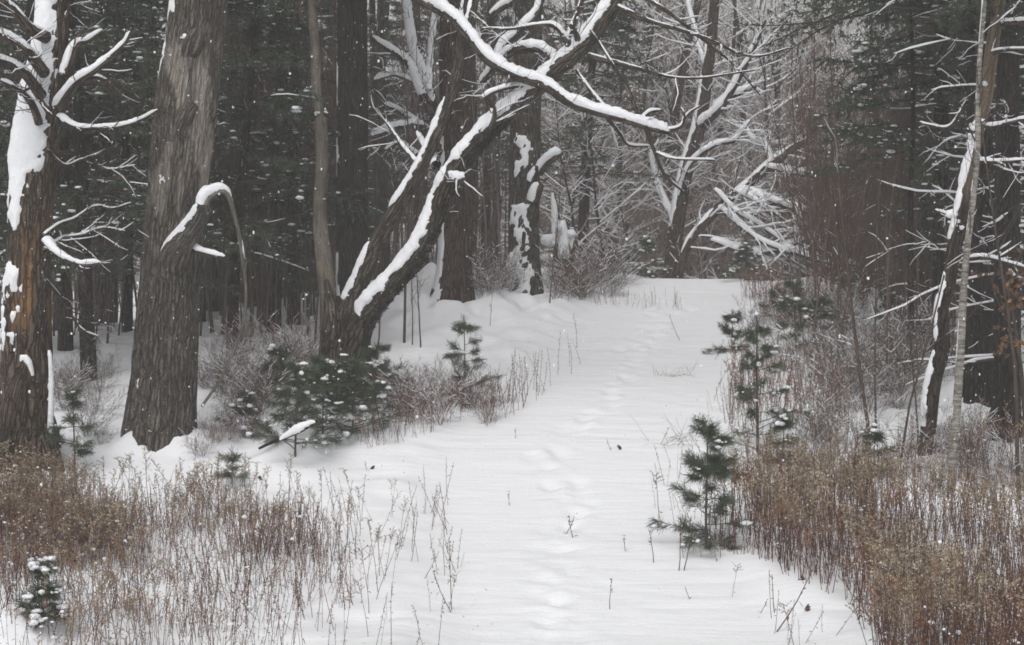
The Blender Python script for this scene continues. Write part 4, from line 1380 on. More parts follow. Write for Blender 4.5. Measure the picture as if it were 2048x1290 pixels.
for px, py, k, sc_, lean_, lab in [(808, 686, 3, .9, 0.02, 'straight dark sapling alone on the white bank'), (826, 690, 2, .8, .17, 'slanting thin sapling on the white bank'),
                                   (842, 695, 2, .9, .2, 'second slanting thin sapling on the white bank'), (1098, 606, 1, .6, .08, 'crooked sapling by the jagged stump'),
                                   (755, 720, 2, 1.0, .1, 'thin sapling right at the foot of the fork'), (980, 652, 2, .3, 0, 'short bare stick in the bank above the small pine')]:
    p = G(px, py)
    SAP[k].put(p, lab, None, rs.uniform(0, 6.28), sc_, (0, lean_))

for i in range(120):
    px = rs.uniform(1600, 1930)
    lo = 29.5 + max(0, (1720 - px)) * 0.06
    RED[rs.integers(4)].put(spot(px, rs.uniform(lo, 48)), 'reddish brown sapling in the dense thicket on the right', 'thicket saplings on the right', rs.uniform(0, 6.28), rs.uniform(.75, 1.25), (rs.normal(0, .06), rs.normal(0, .06)))
for px, py, k, sc_, lean_, lab in [(1742, 868, 1, 1.1, 0, 'tall brown sapling standing before the right thicket'), (1752, 866, 0, 1.0, -.02, 'twin brown sapling touching the tall one before the right thicket'),
                                   (1800, 925, 1, .8, -.13, 'sapling leaning left before the slanting dead trunk'), (1838, 880, 2, .9, .04, 'thin sapling beside the foot of the slanting dead trunk'),
                                   (2040, 1000, 3, .9, .02, 'grey sapling at the right edge among the weeds'), (1585, 640, 2, .9, .0, 'thin sapling rising from the low pines beside the trail top')]:
    p = G(px, py)
    SAP[k].put(p, lab, None, rs.uniform(0, 6.28), sc_, (0, lean_))

# bare trees beyond the crest
for i in range(84):
    px = rs.uniform(1060, 1800)
    Y = rs.uniform(47, 78)
    DEC[rs.integers(4)].put(spot(px, Y), 'bare snow lined tree in the haze beyond the crest', 'bare trees beyond the crest', rs.uniform(0, 6.28), rs.uniform(.85, 1.25), (rs.normal(0, .08), rs.normal(0, .10)))
for i in range(210):
    HZR[rs.integers(3)].put(spot(rs.uniform(1090, 1740), rs.uniform(46, 66)), 'brown multi stemmed sapling in the haze beyond the crest', 'hazy saplings beyond the crest', rs.uniform(0, 6.28), rs.uniform(.8, 1.4), (rs.normal(0, .08), rs.normal(0, .08)))
for i in range(16):
    px = rs.choice([rs.uniform(-250, 600), rs.uniform(1850, 2350)])
    HEM[rs.integers(3)].put(spot(px, rs.uniform(46, 62)), 'dark conifer closing off the deep woods', 'conifers deep in the woods', rs.uniform(0, 6.28), rs.uniform(1, 1.3))
for px, Y, sc_, ti, lab in [(1165, 39.5, .5, .1, 'small snow loaded tree behind the jagged stump'), (1215, 41, .55, -.25, 'small leaning snow loaded tree left of the trail top'), (1115, 43, .6, .15, 'snow loaded tree behind the snow blotched trunk'), (1265, 43, .5, .3, 'small snow loaded tree just left of the crest')]:
    DEC[2].put(spot(px, Y), lab, None, rs.uniform(0, 6.28), sc_, (0, ti))

# two particular hazy trees: a forked trunk and a toppled crown
for lab, Y, trunk, brs in [
    ('hazy leaning trunk forking above the trail with snow lined limbs', 42.0,
     [(1335, 640, 34), (1345, 520, 31), (1368, 360, 30), (1398, 250, 28), (1415, 140, 24), (1428, 20, 20), (1436, -150, 16)],
     [[(1396, 255, 22), (1440, 215, 18, -.4), (1480, 150, 14, -.6), (1510, 90, 10, -.8), (1530, 40, 7, -1)], [(1400, 240, 18), (1450, 200, 14, .5), (1510, 172, 11, .8)],
      [(1360, 400, 18), (1382, 330, 12, -.6), (1430, 290, 10, -.9), (1470, 280, 8, -1), (1500, 240, 6, -1)], [(1415, 140, 14), (1390, 60, 10, .5), (1370, -20, 8, .8)],
      [(1355, 450, 18), (1320, 380, 12, .5), (1300, 300, 9, 1)]]),
    ('toppled hazy tree crown with thick snow lined limbs right of the trail top', 41.0,
     [(1345, 640, 16), (1372, 500, 16), (1430, 425, 18), (1490, 375, 20), (1540, 330, 20), (1590, 295, 17), (1630, 275, 10)],
     [[(1480, 380, 20), (1540, 400, 18, -.4), (1600, 420, 14, -.7), (1660, 430, 9, -1)], [(1530, 335, 16), (1590, 345, 13, -.4), (1640, 352, 9, -.6)], [(1545, 325, 14), (1530, 290, 10, .4), (1505, 280, 8, .6), (1490, 250, 6, .7)],
      [(1440, 415, 16), (1470, 440, 12, -.6), (1520, 480, 10, -.9), (1580, 505, 7, -1.1)], [(1425, 480, 16), (1500, 505, 15, -.6), (1570, 500, 14, -.9), (1640, 520, 12, -1.2), (1720, 530, 8, -1.4)],
      [(1430, 378, 9), (1470, 420, 9, -.4), (1520, 450, 8, -.6), (1560, 478, 6, -.8)], [(1600, 345, 9, -.3), (1640, 400, 8, -.5), (1680, 440, 6, -.7)], [(1470, 382, 9), (1510, 400, 8, -.4), (1560, 432, 7, -.5)], [(1590, 430, 9, -.7), (1650, 405, 7, -.8), (1700, 400, 5, -.8)],
      [(1550, 500, 10, -.8), (1610, 480, 8, -1), (1650, 470, 6, -1)], [(1560, 400, 10, -.5), (1600, 450, 9, -.7), (1640, 520, 7, -.8), (1690, 560, 5, -.9)], [(1590, 300, 12), (1640, 300, 9, .4), (1690, 290, 6, .7)]])]:
    p0 = W(*trunk[1][:2], Y)
    base = np.array([W(trunk[0][0], trunk[0][1], Y)[0], Y, gz(W(trunk[0][0], 0, Y)[0], Y)])
    root = thing('hazy_tree', base, lab, 'tree')
    rr = np.random.default_rng(int(Y))
    w, b, s = MB(), MB(), MB()
    P, R = px_line(trunk, Y, 0.1)
    tube(w, rel(P, base), R, 16, bark=.05, seed=Y)
    shell(s, rel(P, base), R, 16, [-.6, -.1, .8], .55, .05, .8, 3, 2)
    fringe(b, s, rel(P, base), R, rr, 26, 1.3, (0.07, 0.058, 0.05), 2, 55, .65, .2, .02)
    w.build('trunk', M['brown'], root)
    for pts in brs:
        P, R = px_line(pts, Y, 0.08)
        lm = MB()
        tube(lm, rel(P, base), R, 10, bark=.04, seed=1)
        shell(s, rel(P, base), R, 12, [-.25, -.3, 1], .0, .085, .7, 4, rr.random() * 9)
        fringe(b, s, rel(P, base), R, rr, 16, 1.1, (0.07, 0.058, 0.05), 2, 50, .7, .1, .02)
        lm.build('limb', M['brown'], root)
    b.build('twigs', M['twig'], root)
    s.build('snow', M['snow'], root)

# the far wood that reads as one mass
far = MB()
fs = MB()
rr = np.random.default_rng(500)
protoA = [deciduous(510 + i, 15, 0.15, 20, 0.06, 50, 0.34, 6, 3, snow=0.6, sh=0.03, thick=1.3, tint=(0.23, 0.185, 0.165)) for i in range(3)]  # pale twig tint carries part of the distant haze as colour
protoH = [hemlock(520 + i, 14, 0.16, 0.6, 60, 0.28, dead=0, blobn=0.4, lmax=3.4) for i in range(2)]


def stamp(dst, src, loc, rot, sc_, tint=None):
    if not src.n:
        return
    V, Q, T, c, bk = src.arrays()
    ca, sa = math.cos(rot), math.sin(rot)
    X = np.stack([V[:, 0] * ca - V[:, 1] * sa, V[:, 0] * sa + V[:, 1] * ca, V[:, 2]], -1) * sc_ + np.array(loc)
    dst.add(X, Q=Q, T=T, col=c if tint is None else tint)


for i in range(80):
    px, Y = rr.choice([rr.uniform(-300, 2350), rr.uniform(1050, 1800)]), rr.uniform(74, 108)
    t = protoA[rr.integers(3)]
    a, k = rr.uniform(0, 6.28), rr.uniform(.8, 1.3)
    stamp(far, t[0], spot(px, Y), a, k, (0.06, 0.05, 0.043))
    stamp(far, t[1], spot(px, Y), a, k)
    stamp(fs, t[2], spot(px, Y), a, k)
for i in range(34):
    px, Y = rr.choice([rr.uniform(-300, 900), rr.uniform(1850, 2350)]), rr.uniform(70, 104)
    t = protoH[rr.integers(2)]
    a, k = rr.uniform(0, 6.28), rr.uniform(.8, 1.25)
    for j in range(3):
        stamp(far, t[j], spot(px, Y), a, k, (0.05, 0.042, 0.036) if j == 0 else None)
    stamp(fs, t[3], spot(px, Y), a, k)
fo = far.build('far_woods', M['twig'])
tag(fo, 'far hazy woods closing off the view behind everything', 'woods', kind='stuff')
so = fs.build('snow', M['snow'], fo)

# ================================================================== young pines
pine_specs = [
    # px, py(base), height m, whorls, branches, reach, bare, snow, label
    (932, 800, 1.18, 4, 5, .40, .12, .15, 'small tidy pine alone on the slope beside the trail'),
    (590, 915, 1.15, 5, 6, .55, .08, .28, 'snow dotted young pine, front one of the clump before the fork'),
    (705, 868, 1.0, 5, 7, .62, .10, .25, 'bushy young pine at the right of the clump before the fork'),
    (645, 868, 1.0, 5, 7, .62, .10, .25, 'bushy young pine in the middle of the clump before the fork'),
    (560, 800, .75, 4, 6, .62, .10, .25, 'young pine at the left back of the clump before the fork'),
    (750, 812, .85, 4, 6, .62, .10, .25, 'young pine at the right back of the clump before the fork'),
    (690, 812, .6, 3, 6, .50, .10, .45, 'small pine tucked against the forked trunk'),
    (150, 950, 1.05, 3, 5, .36, .30, .15, 'thin pine seedling with spread tufts before the broad trunk'),
    (465, 975, .45, 2, 4, .50, .30, .05, 'tiny pine seedling among the weeds right of the broad trunk'),
    (86, 1245, .52, 3, 6, .36, .10, 1.0, 'tiny pine seedling under round snow caps low on the left'),
    (20, 900, .6, 3, 6, .5, .1, .2, 'dark pine seedling at the left edge below the broken snag'),
    (490, 860, .5, 3, 6, .55, .05, .4, 'low sprawling pine right of the broad trunk foot'),
    (1412, 1098, 1.38, 6, 6, .36, .05, .12, 'dark pine at the near edge of the right weed patch'),
    (1516, 905, 1.75, 4, 6, .30, .16, .35, 'tall thin pine with gappy tiers on the right of the trail'),
    (1465, 705, .65, 3, 6, .55, .05, .25, 'low round pine on the right shoulder of the trail'),
    (1440, 960, .55, 3, 5, .5, .1, .3, 'small pine half hidden behind the dark pine at the weed edge'),
    (1592, 705, 1.2, 4, 5, .34, .1, .2, 'slim pine in the brush above the right weed patch'),
    (1560, 640, .6, 3, 6, .6, .05, .2, 'low dark pine at the right of the trail crest'),
    (1640, 665, .6, 3, 6, .6, .05, .2, 'low dark pine right of the slim one in the brush'),
    (1700, 600, .55, 3, 6, .7, .05, .1, 'low dark pine before the right thicket'),
    (1780, 640, .5, 3, 6, .7, .05, .2, 'low pine before the slanting dead trunk'),
    (1750, 950, .6, 3, 5, .55, .1, .5, 'frosted small pine behind the tall right weeds'),
    (1290, 556, .9, 4, 6, .5, .05, .5, 'low snowy pine at the left end of the trail crest'),
    (1352, 551, .7, 3, 6, .55, .05, .5, 'low snowy pine beside the lump on the trail crest'),
    (1440, 556, .8, 4, 6, .55, .05, .7, 'low snow loaded pine behind the middle of the trail crest'),
    (1490, 562, .8, 4, 6, .55, .05, .7, 'low snow loaded pine behind the right end of the trail crest'),
    (1565, 930, .6, 3, 5, .5, .1, .5, 'small snowy pine at the foot of the tall thin pine'),
]
for i, (px, py, h, wh, nb, re_, ba, sn, lab) in enumerate(pine_specs):
    g = G(px, py)
    tw = young_pine(600 + i, h, wh, nb, re_, ba, snow=sn, dens=1.0 if h > .6 else 0.8, ntuft=5 if nb > 5 else 4)
    plant_from('young_pine', [('stem', tw[0], M['twig']), ('needles', tw[1], M['needle']), ('snow', tw[2], M['snow'])], g, lab, 'pine', 'young pines along the trail', rs.uniform(0, 6.28))

# ================================================================== brush, weeds, stalks
BR = [Kind('brush', sap_parts(700 + i, 1.15, 0.006, 10, t_, 42, 0.20, 5, 0.5, 0.12, 11, 0.45), 'shrub')
      for i, t_ in enumerate([(0.13, 0.094, 0.08), (0.13, 0.076, 0.062), (0.15, 0.115, 0.098)])]


def brush(n, x0, x1, y0, y1, lab, grp, ks=(0, 1, 2), sc0=.6, sc1=1.2):
    for i in range(n):
        p = G(rs.uniform(x0, x1), rs.uniform(y0, y1))
        BR[ks[rs.integers(len(ks))]].put(p, lab, grp, rs.uniform(0, 6.28), rs.uniform(sc0, sc1))


brush(17, 1560, 1850, 700, 930, 'grey brown twiggy brush above the right weed patch', 'brush above the right weeds', (0, 2, 2))
brush(18, 1640, 1930, 640, 830, 'grey snow dusted brush at the foot of the right thicket', 'brush at the foot of the right thicket', (0, 2, 2), .6, 1.2)
brush(12, 1840, 2060, 880, 1010, 'thin brush between the slanting dead trunk and the conifer trunks', 'brush at the right edge', (0, 1, 2), .4, .9)
brush(14, 1500, 1720, 590, 680, 'reddish brush on the right shoulder of the trail crest', 'brush at the right of the crest', (1, 0), .5, .9)
brush(14, 1110, 1235, 560, 600, 'pale brush at the foot of the jagged stump', 'brush by the jagged stump', (0, 1, 2), .7, 1.3)
brush(12, 760, 990, 800, 850, 'low reddish brush between the pine clump and the small pine', 'brush right of the pine clump', (1, 0), .45, .8)
brush(16, 390, 650, 700, 790, 'thin twiggy brush on the shaded floor left of the fork', 'brush on the shaded floor', (0, 1, 1), .4, .9)
brush(15, 100, 250, 740, 890, 'thin twiggy brush between the leaning tree and the broad trunk', 'brush in the gap by the broad trunk', (0, 2), .3, .7)
brush(7, 400, 520, 850, 940, 'short twiggy brush at the right foot of the broad trunk', 'brush at the broad trunk foot', (1, 0), .25, .5)
brush(8, 410, 540, 790, 880, 'reddish brush between the broad trunk and the pine clump', 'brush left of the pine clump', (1, 1, 0), .5, .9)
brush(7, 960, 1030, 540, 590, 'snowy brush between the two old trunks in the bank', 'brush between the old trunks', (2, 0), .6, 1.0)

STEMC = [(0.105, 0.046, 0.038), (0.135, 0.060, 0.047), (0.115, 0.070, 0.058), (0.080, 0.042, 0.038)]
LEAFC = [(0.17, 0.095, 0.06), (0.145, 0.072, 0.05), (0.19, 0.125, 0.085)]


def weed(seed, h=0.8, plume=True, leaves=8, tan=(0.27, 0.215, 0.125), lean=.08, snowy=0.0):
    rr = np.random.default_rng(seed)
    m = MB()
    P0 = limbs([[0, 0, -.06]], [[rr.normal(0, lean), rr.normal(0, lean), 1]], [h + .06], 6, .045, 0, rr)
    R0 = taper([0.0050], 6, .5)
    sc_ = STEMC[seed % 4]
    tubes(m, P0, R0, 3, sc_)
    if leaves:
        B, D, r, t = offshoots(P0, R0, leaves, .12, .9, 65, rr)
        needles(m, B, D - [0, 0, .35], 0.055, 1, 0.013, .3, LEAFC[seed % 3], rr, 0.0, .5, .3)
    if plume:
        B, D, r, t = offshoots(P0, R0, 8, .76, 1.0, 50, rr)
        P1 = limbs(B, D, rr.uniform(.05, .14, len(B)), 4, .15, -.05, rr)
        tubes(m, P1, taper(np.full(len(B), .0022), 4, .6), 3, sc_)
        for f in (1, 2, 3):
            needles(m, P1[:, f], nrm(P1[:, f] - P1[:, f - 1]) + [0, 0, .3], 0.024, 4, 0.0085, .9, tan, rr, .02, 0, .35)
    else:
        B, D, r, t = offshoots(P0, R0, 5, .6, 1.0, 30, rr)
        needles(m, B, D, 0.035, 2, 0.010, .5, LEAFC[(seed + 1) % 3], rr, .01, 0, .3)
    return m


WEED = [weed(800 + i, h, pl, lv, tan, le) for i, (h, pl, lv, tan, le) in enumerate([
    (.90, True, 3, (.32, .255, .175), .07), (.78, True, 4, (.29, .17, .105), .09), (1.0, True, 3, (.37, .315, .225), .06), (.65, False, 10, (.2, .15, .1), .10), (.55, False, 7, (.2, .15, .1), .14),
    (.85, False, 6, (.2, .15, .1), .06), (.45, False, 5, (.2, .15, .1), .18), (.70, True, 6, (.28, .155, .085), .12), (.70, False, 2, (.2, .15, .1), .10)])]
WARR = [m.arrays() for m in WEED]


def inpoly(x, y, poly):
    c = np.zeros(len(x), bool)
    j = len(poly) - 1
    for i in range(len(poly)):
        xi, yi = poly[i][:2]
        xj, yj = poly[j][:2]
        hit = ((yi > y) != (yj > y)) & (x < (xj - xi) * (y - yi) / (yj - yi + 1e-12) + xi)
        c ^= hit
        j = i
    return c


PLUMED, BAREW = np.array([0, 0, 1, 2, 2, 7]), np.array([3, 5, 5, 5, 4, 8, 8])


def weed_field(name, pix, n, seed, dens, kinds, label, hs=(.7, 1.15), snowy=0.35, patch=None, tilt=.08, floor=.05):
    rr = np.random.default_rng(seed)
    poly = [G(min(max(p[0], -400), 2500), p[1]) for p in pix]
    A = np.array(poly)
    x = rr.uniform(A[:, 0].min(), A[:, 0].max(), n * 6)
    y = rr.uniform(A[:, 1].min(), A[:, 1].max(), n * 6)
    ok = inpoly(x, y, poly)
    x, y = x[ok], y[ok]
    px = CX + x / y * F
    nz = fbm(np.stack([x * .9, y * .9, x * 0 + seed], -1), 2)
    keep = rr.random(len(x)) < np.clip(dens(px, x, y), 0, 1) * np.clip((nz - .33) * 3.4, floor, 1)
    x, y = x[keep][:n], y[keep][:n]
    z = terrain(x, y, False)
    m = MB()
    kd = rr.choice(kinds, len(x))
    if patch is not None:                                # plumed species grow in drifts among the bare stems
        pn = fbm(np.stack([x * 1.5, y * 0.8, x * 0 + seed + 3], -1), 2) + rr.normal(0, .05, len(x))
        kd = np.where(pn > patch, rr.choice(PLUMED, len(x)), rr.choice(BAREW, len(x)))
    for k in range(len(WARR)):
        s_ = kd == k
        c_ = s_.sum()
        if not c_:
            continue
        V, Q, T, col, bk = WARR[k]
        a = rr.uniform(0, 6.28, c_)
        sc_ = rr.uniform(hs[0], hs[1], c_)
        ca, sa = np.cos(a)[:, None], np.sin(a)[:, None]
        X = np.stack([V[None, :, 0] * ca - V[None, :, 1] * sa, V[None, :, 0] * sa + V[None, :, 1] * ca, np.broadcast_to(V[None, :, 2], (c_, len(V)))], -1) * sc_[:, None, None]
        tl = rr.normal(0, tilt, (c_, 1, 2)) * rr.choice([1, 1, 1, 2.6], (c_, 1, 1))
        X[..., :2] += X[..., 2:] * tl
        X += np.stack([x[s_], y[s_], z[s_]], -1)[:, None]
        cc = (np.broadcast_to(col[None], X.shape) * rr.uniform(.65, 1.35, (c_, 1, 1))).reshape(-1, 3)
        q = (Q[None] + (np.arange(c_) * len(V))[:, None, None]).reshape(-1, 4)
        m.add(X, Q=q, col=cc)
    o = m.build(name, M['weed'])
    tag(o, label, 'weeds', kind='stuff')
    if snowy:                                            # crumbs of snow caught in the heads
        q = rr.random(len(x)) < snowy
        fl = MB()
        hh = rr.uniform(.12, .6, q.sum())
        blobs(fl, np.stack([x[q] + rr.normal(0, .05, q.sum()), y[q] + rr.normal(0, .05, q.sum()), z[q] + hh], -1), 0.003 + 0.020 * rr.random(q.sum()) ** 4, rr, 0.6, True, .25)
        fl.build('snow', M['snow'], o)
    return len(x)


nl = weed_field('weeds', [(-300, 1000), (0, 1000), (170, 1015), (430, 1010), (560, 1020), (780, 1030), (850, 1060), (830, 1150), (760, 1230), (740, 1290), (700, 1400), (-300, 1400)], 4300, 31,
                lambda px, x, y: np.where(px < 480, 1.0, .75 - (px - 480) / 480) * np.where(y > 17.6, 1, .38), [0, 0, 1, 1, 2, 3, 3, 4, 5, 5, 5, 6, 7, 7], 'dry brown weeds filling the lower left of the clearing', (.38, .78), patch=.48, tilt=.14, floor=.12)
nr = weed_field('weeds', [(1405, 1100), (1500, 1112), (1590, 1165), (1700, 1215), (1745, 1290), (1760, 1420), (2500, 1420), (2500, 1070), (2048, 1075), (1850, 1060), (1700, 1035), (1560, 1020), (1460, 1035), (1410, 1075)], 3100, 32,
                lambda px, x, y: 1.0 + 0 * px, [0, 0, 0, 1, 2, 2, 2, 3, 5, 5, 5, 7], 'dense tan topped weeds filling the lower right', (.62, 1.02), patch=.47, tilt=.08, floor=.55)
nm = weed_field('weeds', [(1010, 800), (1060, 770), (1160, 690), (1180, 705), (1150, 745), (1080, 800), (1010, 840)], 110, 33, lambda px, x, y: .5 + 0 * px, [3, 5, 5, 4], 'dark dry stalks leaning along the left edge of the trail', (.6, .95))
nm = weed_field('weeds', [(700, 880), (830, 840), (960, 800), (1030, 800), (1000, 830), (880, 860), (830, 880), (740, 905)], 420, 34, lambda px, x, y: .9 + 0 * px, [3, 5, 4, 6, 5], 'reddish weeds at the foot of the small pine and the clump', (.35, .7))
nm = weed_field('weeds', [(1200, 612), (1260, 620), (1380, 622), (1380, 612), (1260, 604), (1120, 592), (1100, 604)], 60, 36, lambda px, x, y: .7 + 0 * px, [3, 4, 6], 'thin weeds along the hump across the trail', (.3, .7))
nm = weed_field('weeds', [(1480, 590), (1530, 575), (1640, 600), (1700, 640), (1600, 660), (1520, 640)], 260, 37, lambda px, x, y: .9 + 0 * px, [3, 5, 5, 4, 1], 'brown weeds on the right shoulder below the crest', (.5, .9))
nm = weed_field('weeds', [(1460, 760), (1500, 720), (1640, 760), (1700, 860), (1700, 930), (1480, 930), (1450, 860)], 420, 38, lambda px, x, y: .6 + 0 * px, [3, 5, 4, 6, 1, 5], 'thin brown weeds round the tall thin pine', (.5, .9))
nm = weed_field('weeds', [(1480, 1020), (1700, 1035), (1850, 1060), (2048, 1070), (2300, 1070), (2300, 960), (1900, 950), (1700, 930), (1480, 940)], 480, 43, lambda px, x, y: .8 + 0 * px, [3, 5, 4, 6, 8, 8, 5], 'thin bare stalks fringing the top of the right weed patch', (.45, .85), .3, None, .12)
nm = weed_field('weeds', [(1900, 985), (2300, 985), (2300, 900), (1950, 930)], 120, 39, lambda px, x, y: .6 + 0 * px, [3, 5, 0], 'sparse stalks before the right conifer trunks', (.6, 1.0))

# single stalks one can pick out on the open snow
STK = [Kind('weed_stalk', [('stem', weed(850 + i, h, pl, lv, (.24, .19, .12), le), M['weed'])], 'weed') for i, (h, pl, lv, le) in enumerate([(.42, False, 2, .25), (.30, False, 0, .2), (.55, True, 3, .15), (.18, False, 1, .35), (.7, False, 4, .1)])]
for px, py, k, sc_, lab in [
    (865, 1060, 4, .75, 'lone stalk with a seed head right of the left weeds'), (893, 1070, 4, .85, 'tall twin stalk on the snow right of the left weeds'), (901, 1060, 0, 1.0, 'thinner twin stalk on the snow right of the left weeds'),
    (905, 1220, 4, 1.0, 'tall curved stalk with drooping tip on the left of the trail'), (912, 1225, 0, 1.2, 'clustered stalk at the foot of the curved stalk'), (898, 1215, 2, .7, 'short plumed stalk in the cluster left of the trail'),
    (783, 1290, 4, .75, 'bare stalk at the bottom edge near the left weeds'), (840, 1275, 0, .8, 'thin pale stalk near the bottom edge'), (1017, 1012, 3, .9, 'short twig stub standing on the trail'),
    (1030, 878, 3, .8, 'tiny twig on the upper trail'), (1125, 1070, 3, 1.2, 'thin pale twig beside the footprints'), (1150, 1078, 3, 1.3, 'second thin pale twig beside the footprints'),
    (1220, 1220, 1, 1.0, 'single thin stem low on the trail'), (1320, 1040, 2, 1.0, 'tall bent stalk left of the dark pine'), (1308, 1125, 1, 1.2, 'thin slanted stem left of the dark pine foot'),
    (1355, 1140, 1, 1.4, 'straight stem just before the dark pine'), (1364, 1140, 1, 1.5, 'second straight stem just before the dark pine'), (1463, 1195, 2, .6, 'small seedy stalk on the snow before the right weeds'),
    (1536, 1265, 0, 1.7, 'tall leaning stem near the right weeds'), (1552, 1225, 1, 1.2, 'thin stem among the strays before the right weeds'), (1517, 1225, 3, .8, 'short dark stub before the right weeds'),
    (1590, 1290, 2, .8, 'seed headed stalk at the bottom before the right weeds'), (1000 + 384, 1200, 3, .8, 'tiny stem tip in the snow low on the trail'), (1365, 680, 0, 1.1, 'upright stalk on the right half of the upper trail'),
    (1250, 1105, 3, 1.0, 'bent wisp right of the footprints'), (1320, 890, 1, .9, 'thin stalk by the bent grass right of the trail'), (1225, 900, 3, .9, 'short wisp on the middle trail'),
    (845, 1155, 0, .8, 'curly stalk at the fringe of the left weeds'), (735, 945, 3, .8, 'tiny stalk in the gap below the pine clump'), (1425, 720, 0, .9, 'red leafed stalk at the right of the upper trail')]:
    STK[k].put(G(px, py), lab, None, rs.uniform(0, 6.28), sc_, (0, rs.normal(0, .12)))

for i in range(16):
    POL[rs.integers(3)].put(spot(rs.uniform(1590, 1930), rs.uniform(25.0, 30)), 'slim pole sapling standing before the right thicket', 'pole saplings before the right thicket', rs.uniform(0, 6.28), rs.uniform(.5, .9), (rs.normal(0, .05), rs.normal(0, .06)))
nm = weed_field('weeds', [(820, 1020), (905, 1000), (930, 1120), (900, 1290), (870, 1400), (720, 1400), (760, 1240)], 70, 44, lambda px, x, y: .5 + 0 * px, [3, 5, 4, 6, 8, 8], 'scattered stray stalks between the left weeds and the trail', (.3, .8), 0, None, .2)
nm = weed_field('weeds', [(1290, 960), (1400, 900), (1440, 740), (1470, 740), (1450, 900), (1400, 1100), (1500, 1130), (1740, 1270), (1740, 1400), (1640, 1400), (1480, 1190), (1330, 1120)], 90, 45, lambda px, x, y: .5 + 0 * px, [3, 5, 4, 6, 8, 8], 'scattered stray stalks between the trail and the right weeds', (.3, .8), 0, None, .2)
m = MB()
rr = np.random.default_rng(46)
n = 2600
x = rr.uniform(-7.5, 7.5, n)
y = rr.uniform(14.5, 33, n)
keep = rr.random(n) < np.clip((np.abs(x - path_x(y)) - .8) / 3, .03, .5)
x, y = x[keep], y[keep]
z = terrain(x, y)
needles(m, np.stack([x, y, z + .004], -1), np.stack([rr.normal(0, 1, len(x)), rr.normal(0, 1, len(x)), rr.normal(.15, .15, len(x))], -1), .030, 1, .010, .1, (.13, .09, .065), rr, 0.0, 0, .5)
tag(m.build('litter', M['weed']), 'specks of bark, leaf and twig litter strewn over the snow', 'litter', kind='stuff')

# low arching grass right of the trail
m = MB()
g = G(1370, 885)
rr = np.random.default_rng(91)
B = np.stack([rr.uniform(-.5, .5, 46), rr.uniform(-.3, .3, 46), np.full(46, -.03)], -1)
tubes(m, limbs(B, np.stack([rr.normal(0, .8, 46), rr.normal(0, .5, 46), rr.uniform(.4, 1.2, 46)], -1), rr.uniform(.2, .6, 46), 7, .1, -.12, rr), taper(np.full(46, .0028), 7, .5), 3, (.20, .16, .12))
o = thing('grass_tuft', g, 'tuft of bent pale grass lying over the right edge of the trail', 'grass')
m.build('blades', M['weed'], o)
m = MB()
g = G(1350, 748)
B = np.stack([rr.uniform(-.35, .35, 40), rr.uniform(-.2, .2, 40), np.full(40, -.03)], -1)
tubes(m, limbs(B, np.stack([rr.normal(0, .9, 40), rr.normal(0, .5, 40), rr.uniform(.2, .8, 40)], -1), rr.uniform(.12, .35, 40), 6, .1, -.1, rr), taper(np.full(40, .003), 6, .5), 3, (.22, .18, .14))
o = thing('grass_tuft', g, 'flattened pale grass patch on the right of the upper trail', 'grass')
m.build('blades', M['weed'], o)

# fallen snowy branch before the pine clump
g = G(560, 905)
Yf = g[1]
o = thing('fallen_branch', g, 'fallen branch with a lump of snow before the pine clump', 'branch')
w, s = MB(), MB()
P, R = px_line([(518, 897, 5, 0), (545, 884, 7, -.05), (575, 872, 9, -.1), (603, 860, 9, -.15), (634, 842, 6, -.2)], Yf - .4, .02)
tube(w, rel(P, g), R, 8, bark=.05, seed=4)
P, R = px_line([(560, 879, 6, -.08), (580, 869, 11, -.1), (598, 859, 17, -.14), (612, 853, 12, -.15), (632, 844, 5, -.2)], Yf - .4, .02)
shell(s, rel(P, g), R, 14, [0, -.2, 1], -.5, .03, .9, 11, 4)
w.build('stick', M['dark'], o)
s.build('snow', M['snow'], o)

# oak leaves still hanging at the right
g = G(2030, 930)
o = thing('oak_sapling', g, 'oak sapling with rusty leaves still hanging at the right edge', 'sapling')
b, lv = MB(), MB()
rr = np.random.default_rng(95)
P, R = px_line([(2060, 960, 12), (2052, 860, 10), (2044, 760, 9), (2034, 680, 8), (2020, 600, 6), (2000, 540, 4)], g[1], .05)
tube(b, rel(P, g), R, 8, seed=2, col=(.06, .05, .042))
P1 = fringe(b, lv, rel(P[len(P) // 2:], g), R[len(P) // 2:], rr, 16, .75, (.06, .05, .042), 1, 70, 0)
lv = MB()
pp = P1[:, 2:].reshape(-1, 3)
needles(lv, pp, np.stack([rr.normal(0, 1, len(pp)), rr.normal(0, 1, len(pp)), -np.ones(len(pp)) * .6], -1), .10, 2, .05, .4, (.17, .085, .038), rr, .02, .2)
b.build('stem', M['twig'], o)
lv.build('leaves', M['needle'], o)

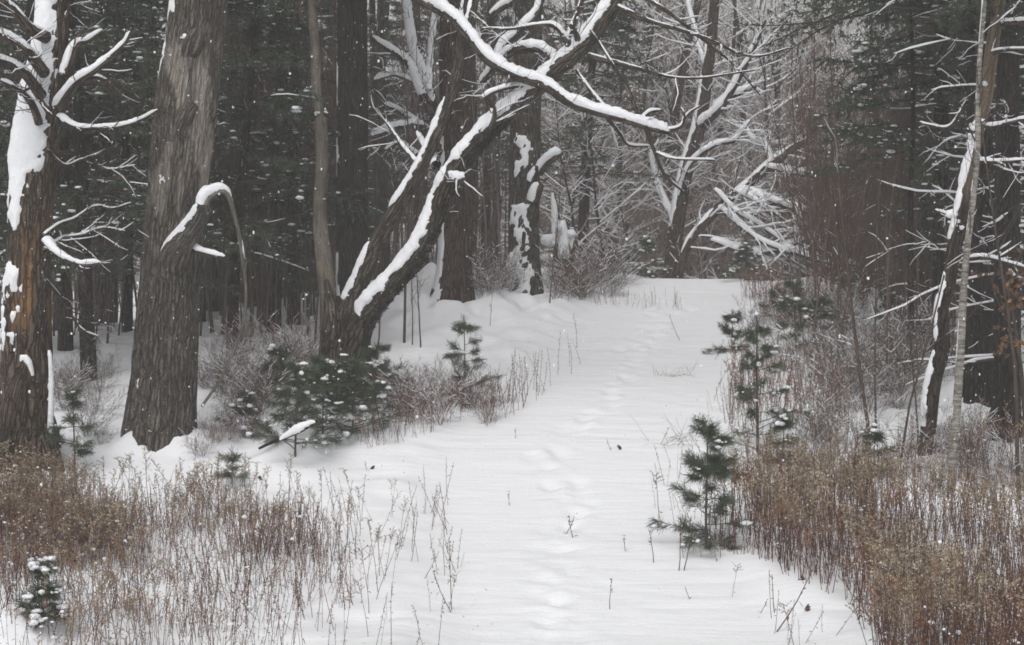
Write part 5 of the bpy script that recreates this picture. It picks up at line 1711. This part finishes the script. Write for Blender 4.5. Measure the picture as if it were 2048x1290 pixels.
# dead leaves lying on the snow
for px, py, lab in [(742, 940, 'single curled brown leaf on the snow below the pine clump'), (522, 958, 'dark leaf beside a twig at the top of the left weeds'), (1605, 1160, 'rust red leaf at the rim of the right weeds'), (1612, 1222, 'curled leaf on the snow near the right weeds'), (1240, 900, 'dot of leaf on the middle of the trail')]:
    g = G(px, py)
    m = MB()
    a = rr.uniform(0, 6.28, 3)
    needles(m, np.tile([0, 0, .015], (2, 1)), np.stack([rr.normal(0, 1, 2), rr.normal(0, 1, 2), np.full(2, .4)], -1), .09, 2, .045, .3, (.12, .07, .045), rr, .03)
    x = m.build('dead_leaf', M['needle'])
    x.location = g
    tag(x, lab, 'leaf')

# ================================================================== falling snow and the hazy air
rr = np.random.default_rng(99)
m = MB()
n = 6000
Y = rr.uniform(5.0, 30, n)
px, py = rr.uniform(-300, 2350, n), rr.uniform(-150, 1300, n)
P = np.stack([(px - CX) / F * Y, Y, H0 - (py - HY) / F * Y], -1)
P = P[P[:, 2] > terrain(P[:, 0], P[:, 1], False) + .1]
blobs(m, P, 0.0010 + 0.0030 * rr.random(len(P)) ** 2, rr, 1.5, False, .2)
tag(m.build('falling_snow', M['snow']), 'small snowflakes drifting down through the air', 'snowfall', kind='stuff')

hz = MB()
lo, hi = (-150, -40, -2.0), (150, 160, 24.0)
v = np.array([[x, y, z] for x in (lo[0], hi[0]) for y in (lo[1], hi[1]) for z in (lo[2], hi[2])], float)
hz.add(v, Q=[[0, 1, 3, 2], [4, 6, 7, 5], [0, 4, 5, 1], [2, 3, 7, 6], [0, 2, 6, 4], [1, 5, 7, 3]])
hm = bpy.data.materials.new('haze')
hm.use_nodes = True
hn = hm.node_tree
hn.nodes.clear()
ho = hn.nodes.new('ShaderNodeOutputMaterial')
pv = hn.nodes.new('ShaderNodeVolumePrincipled')
pv.inputs['Color'].default_value = (0.95, 0.935, 0.92, 1)
pv.inputs['Density'].default_value = HAZE_DENSITY
pv.inputs['Anisotropy'].default_value = 0.0
hn.links.new(pv.outputs[0], ho.inputs['Volume'])
if HAZE_DENSITY > 0:
    x = hz.build('haze', hm, smooth=False)
    tag(x, 'thin grey snowy air over the whole clearing', 'haze', kind='stuff')
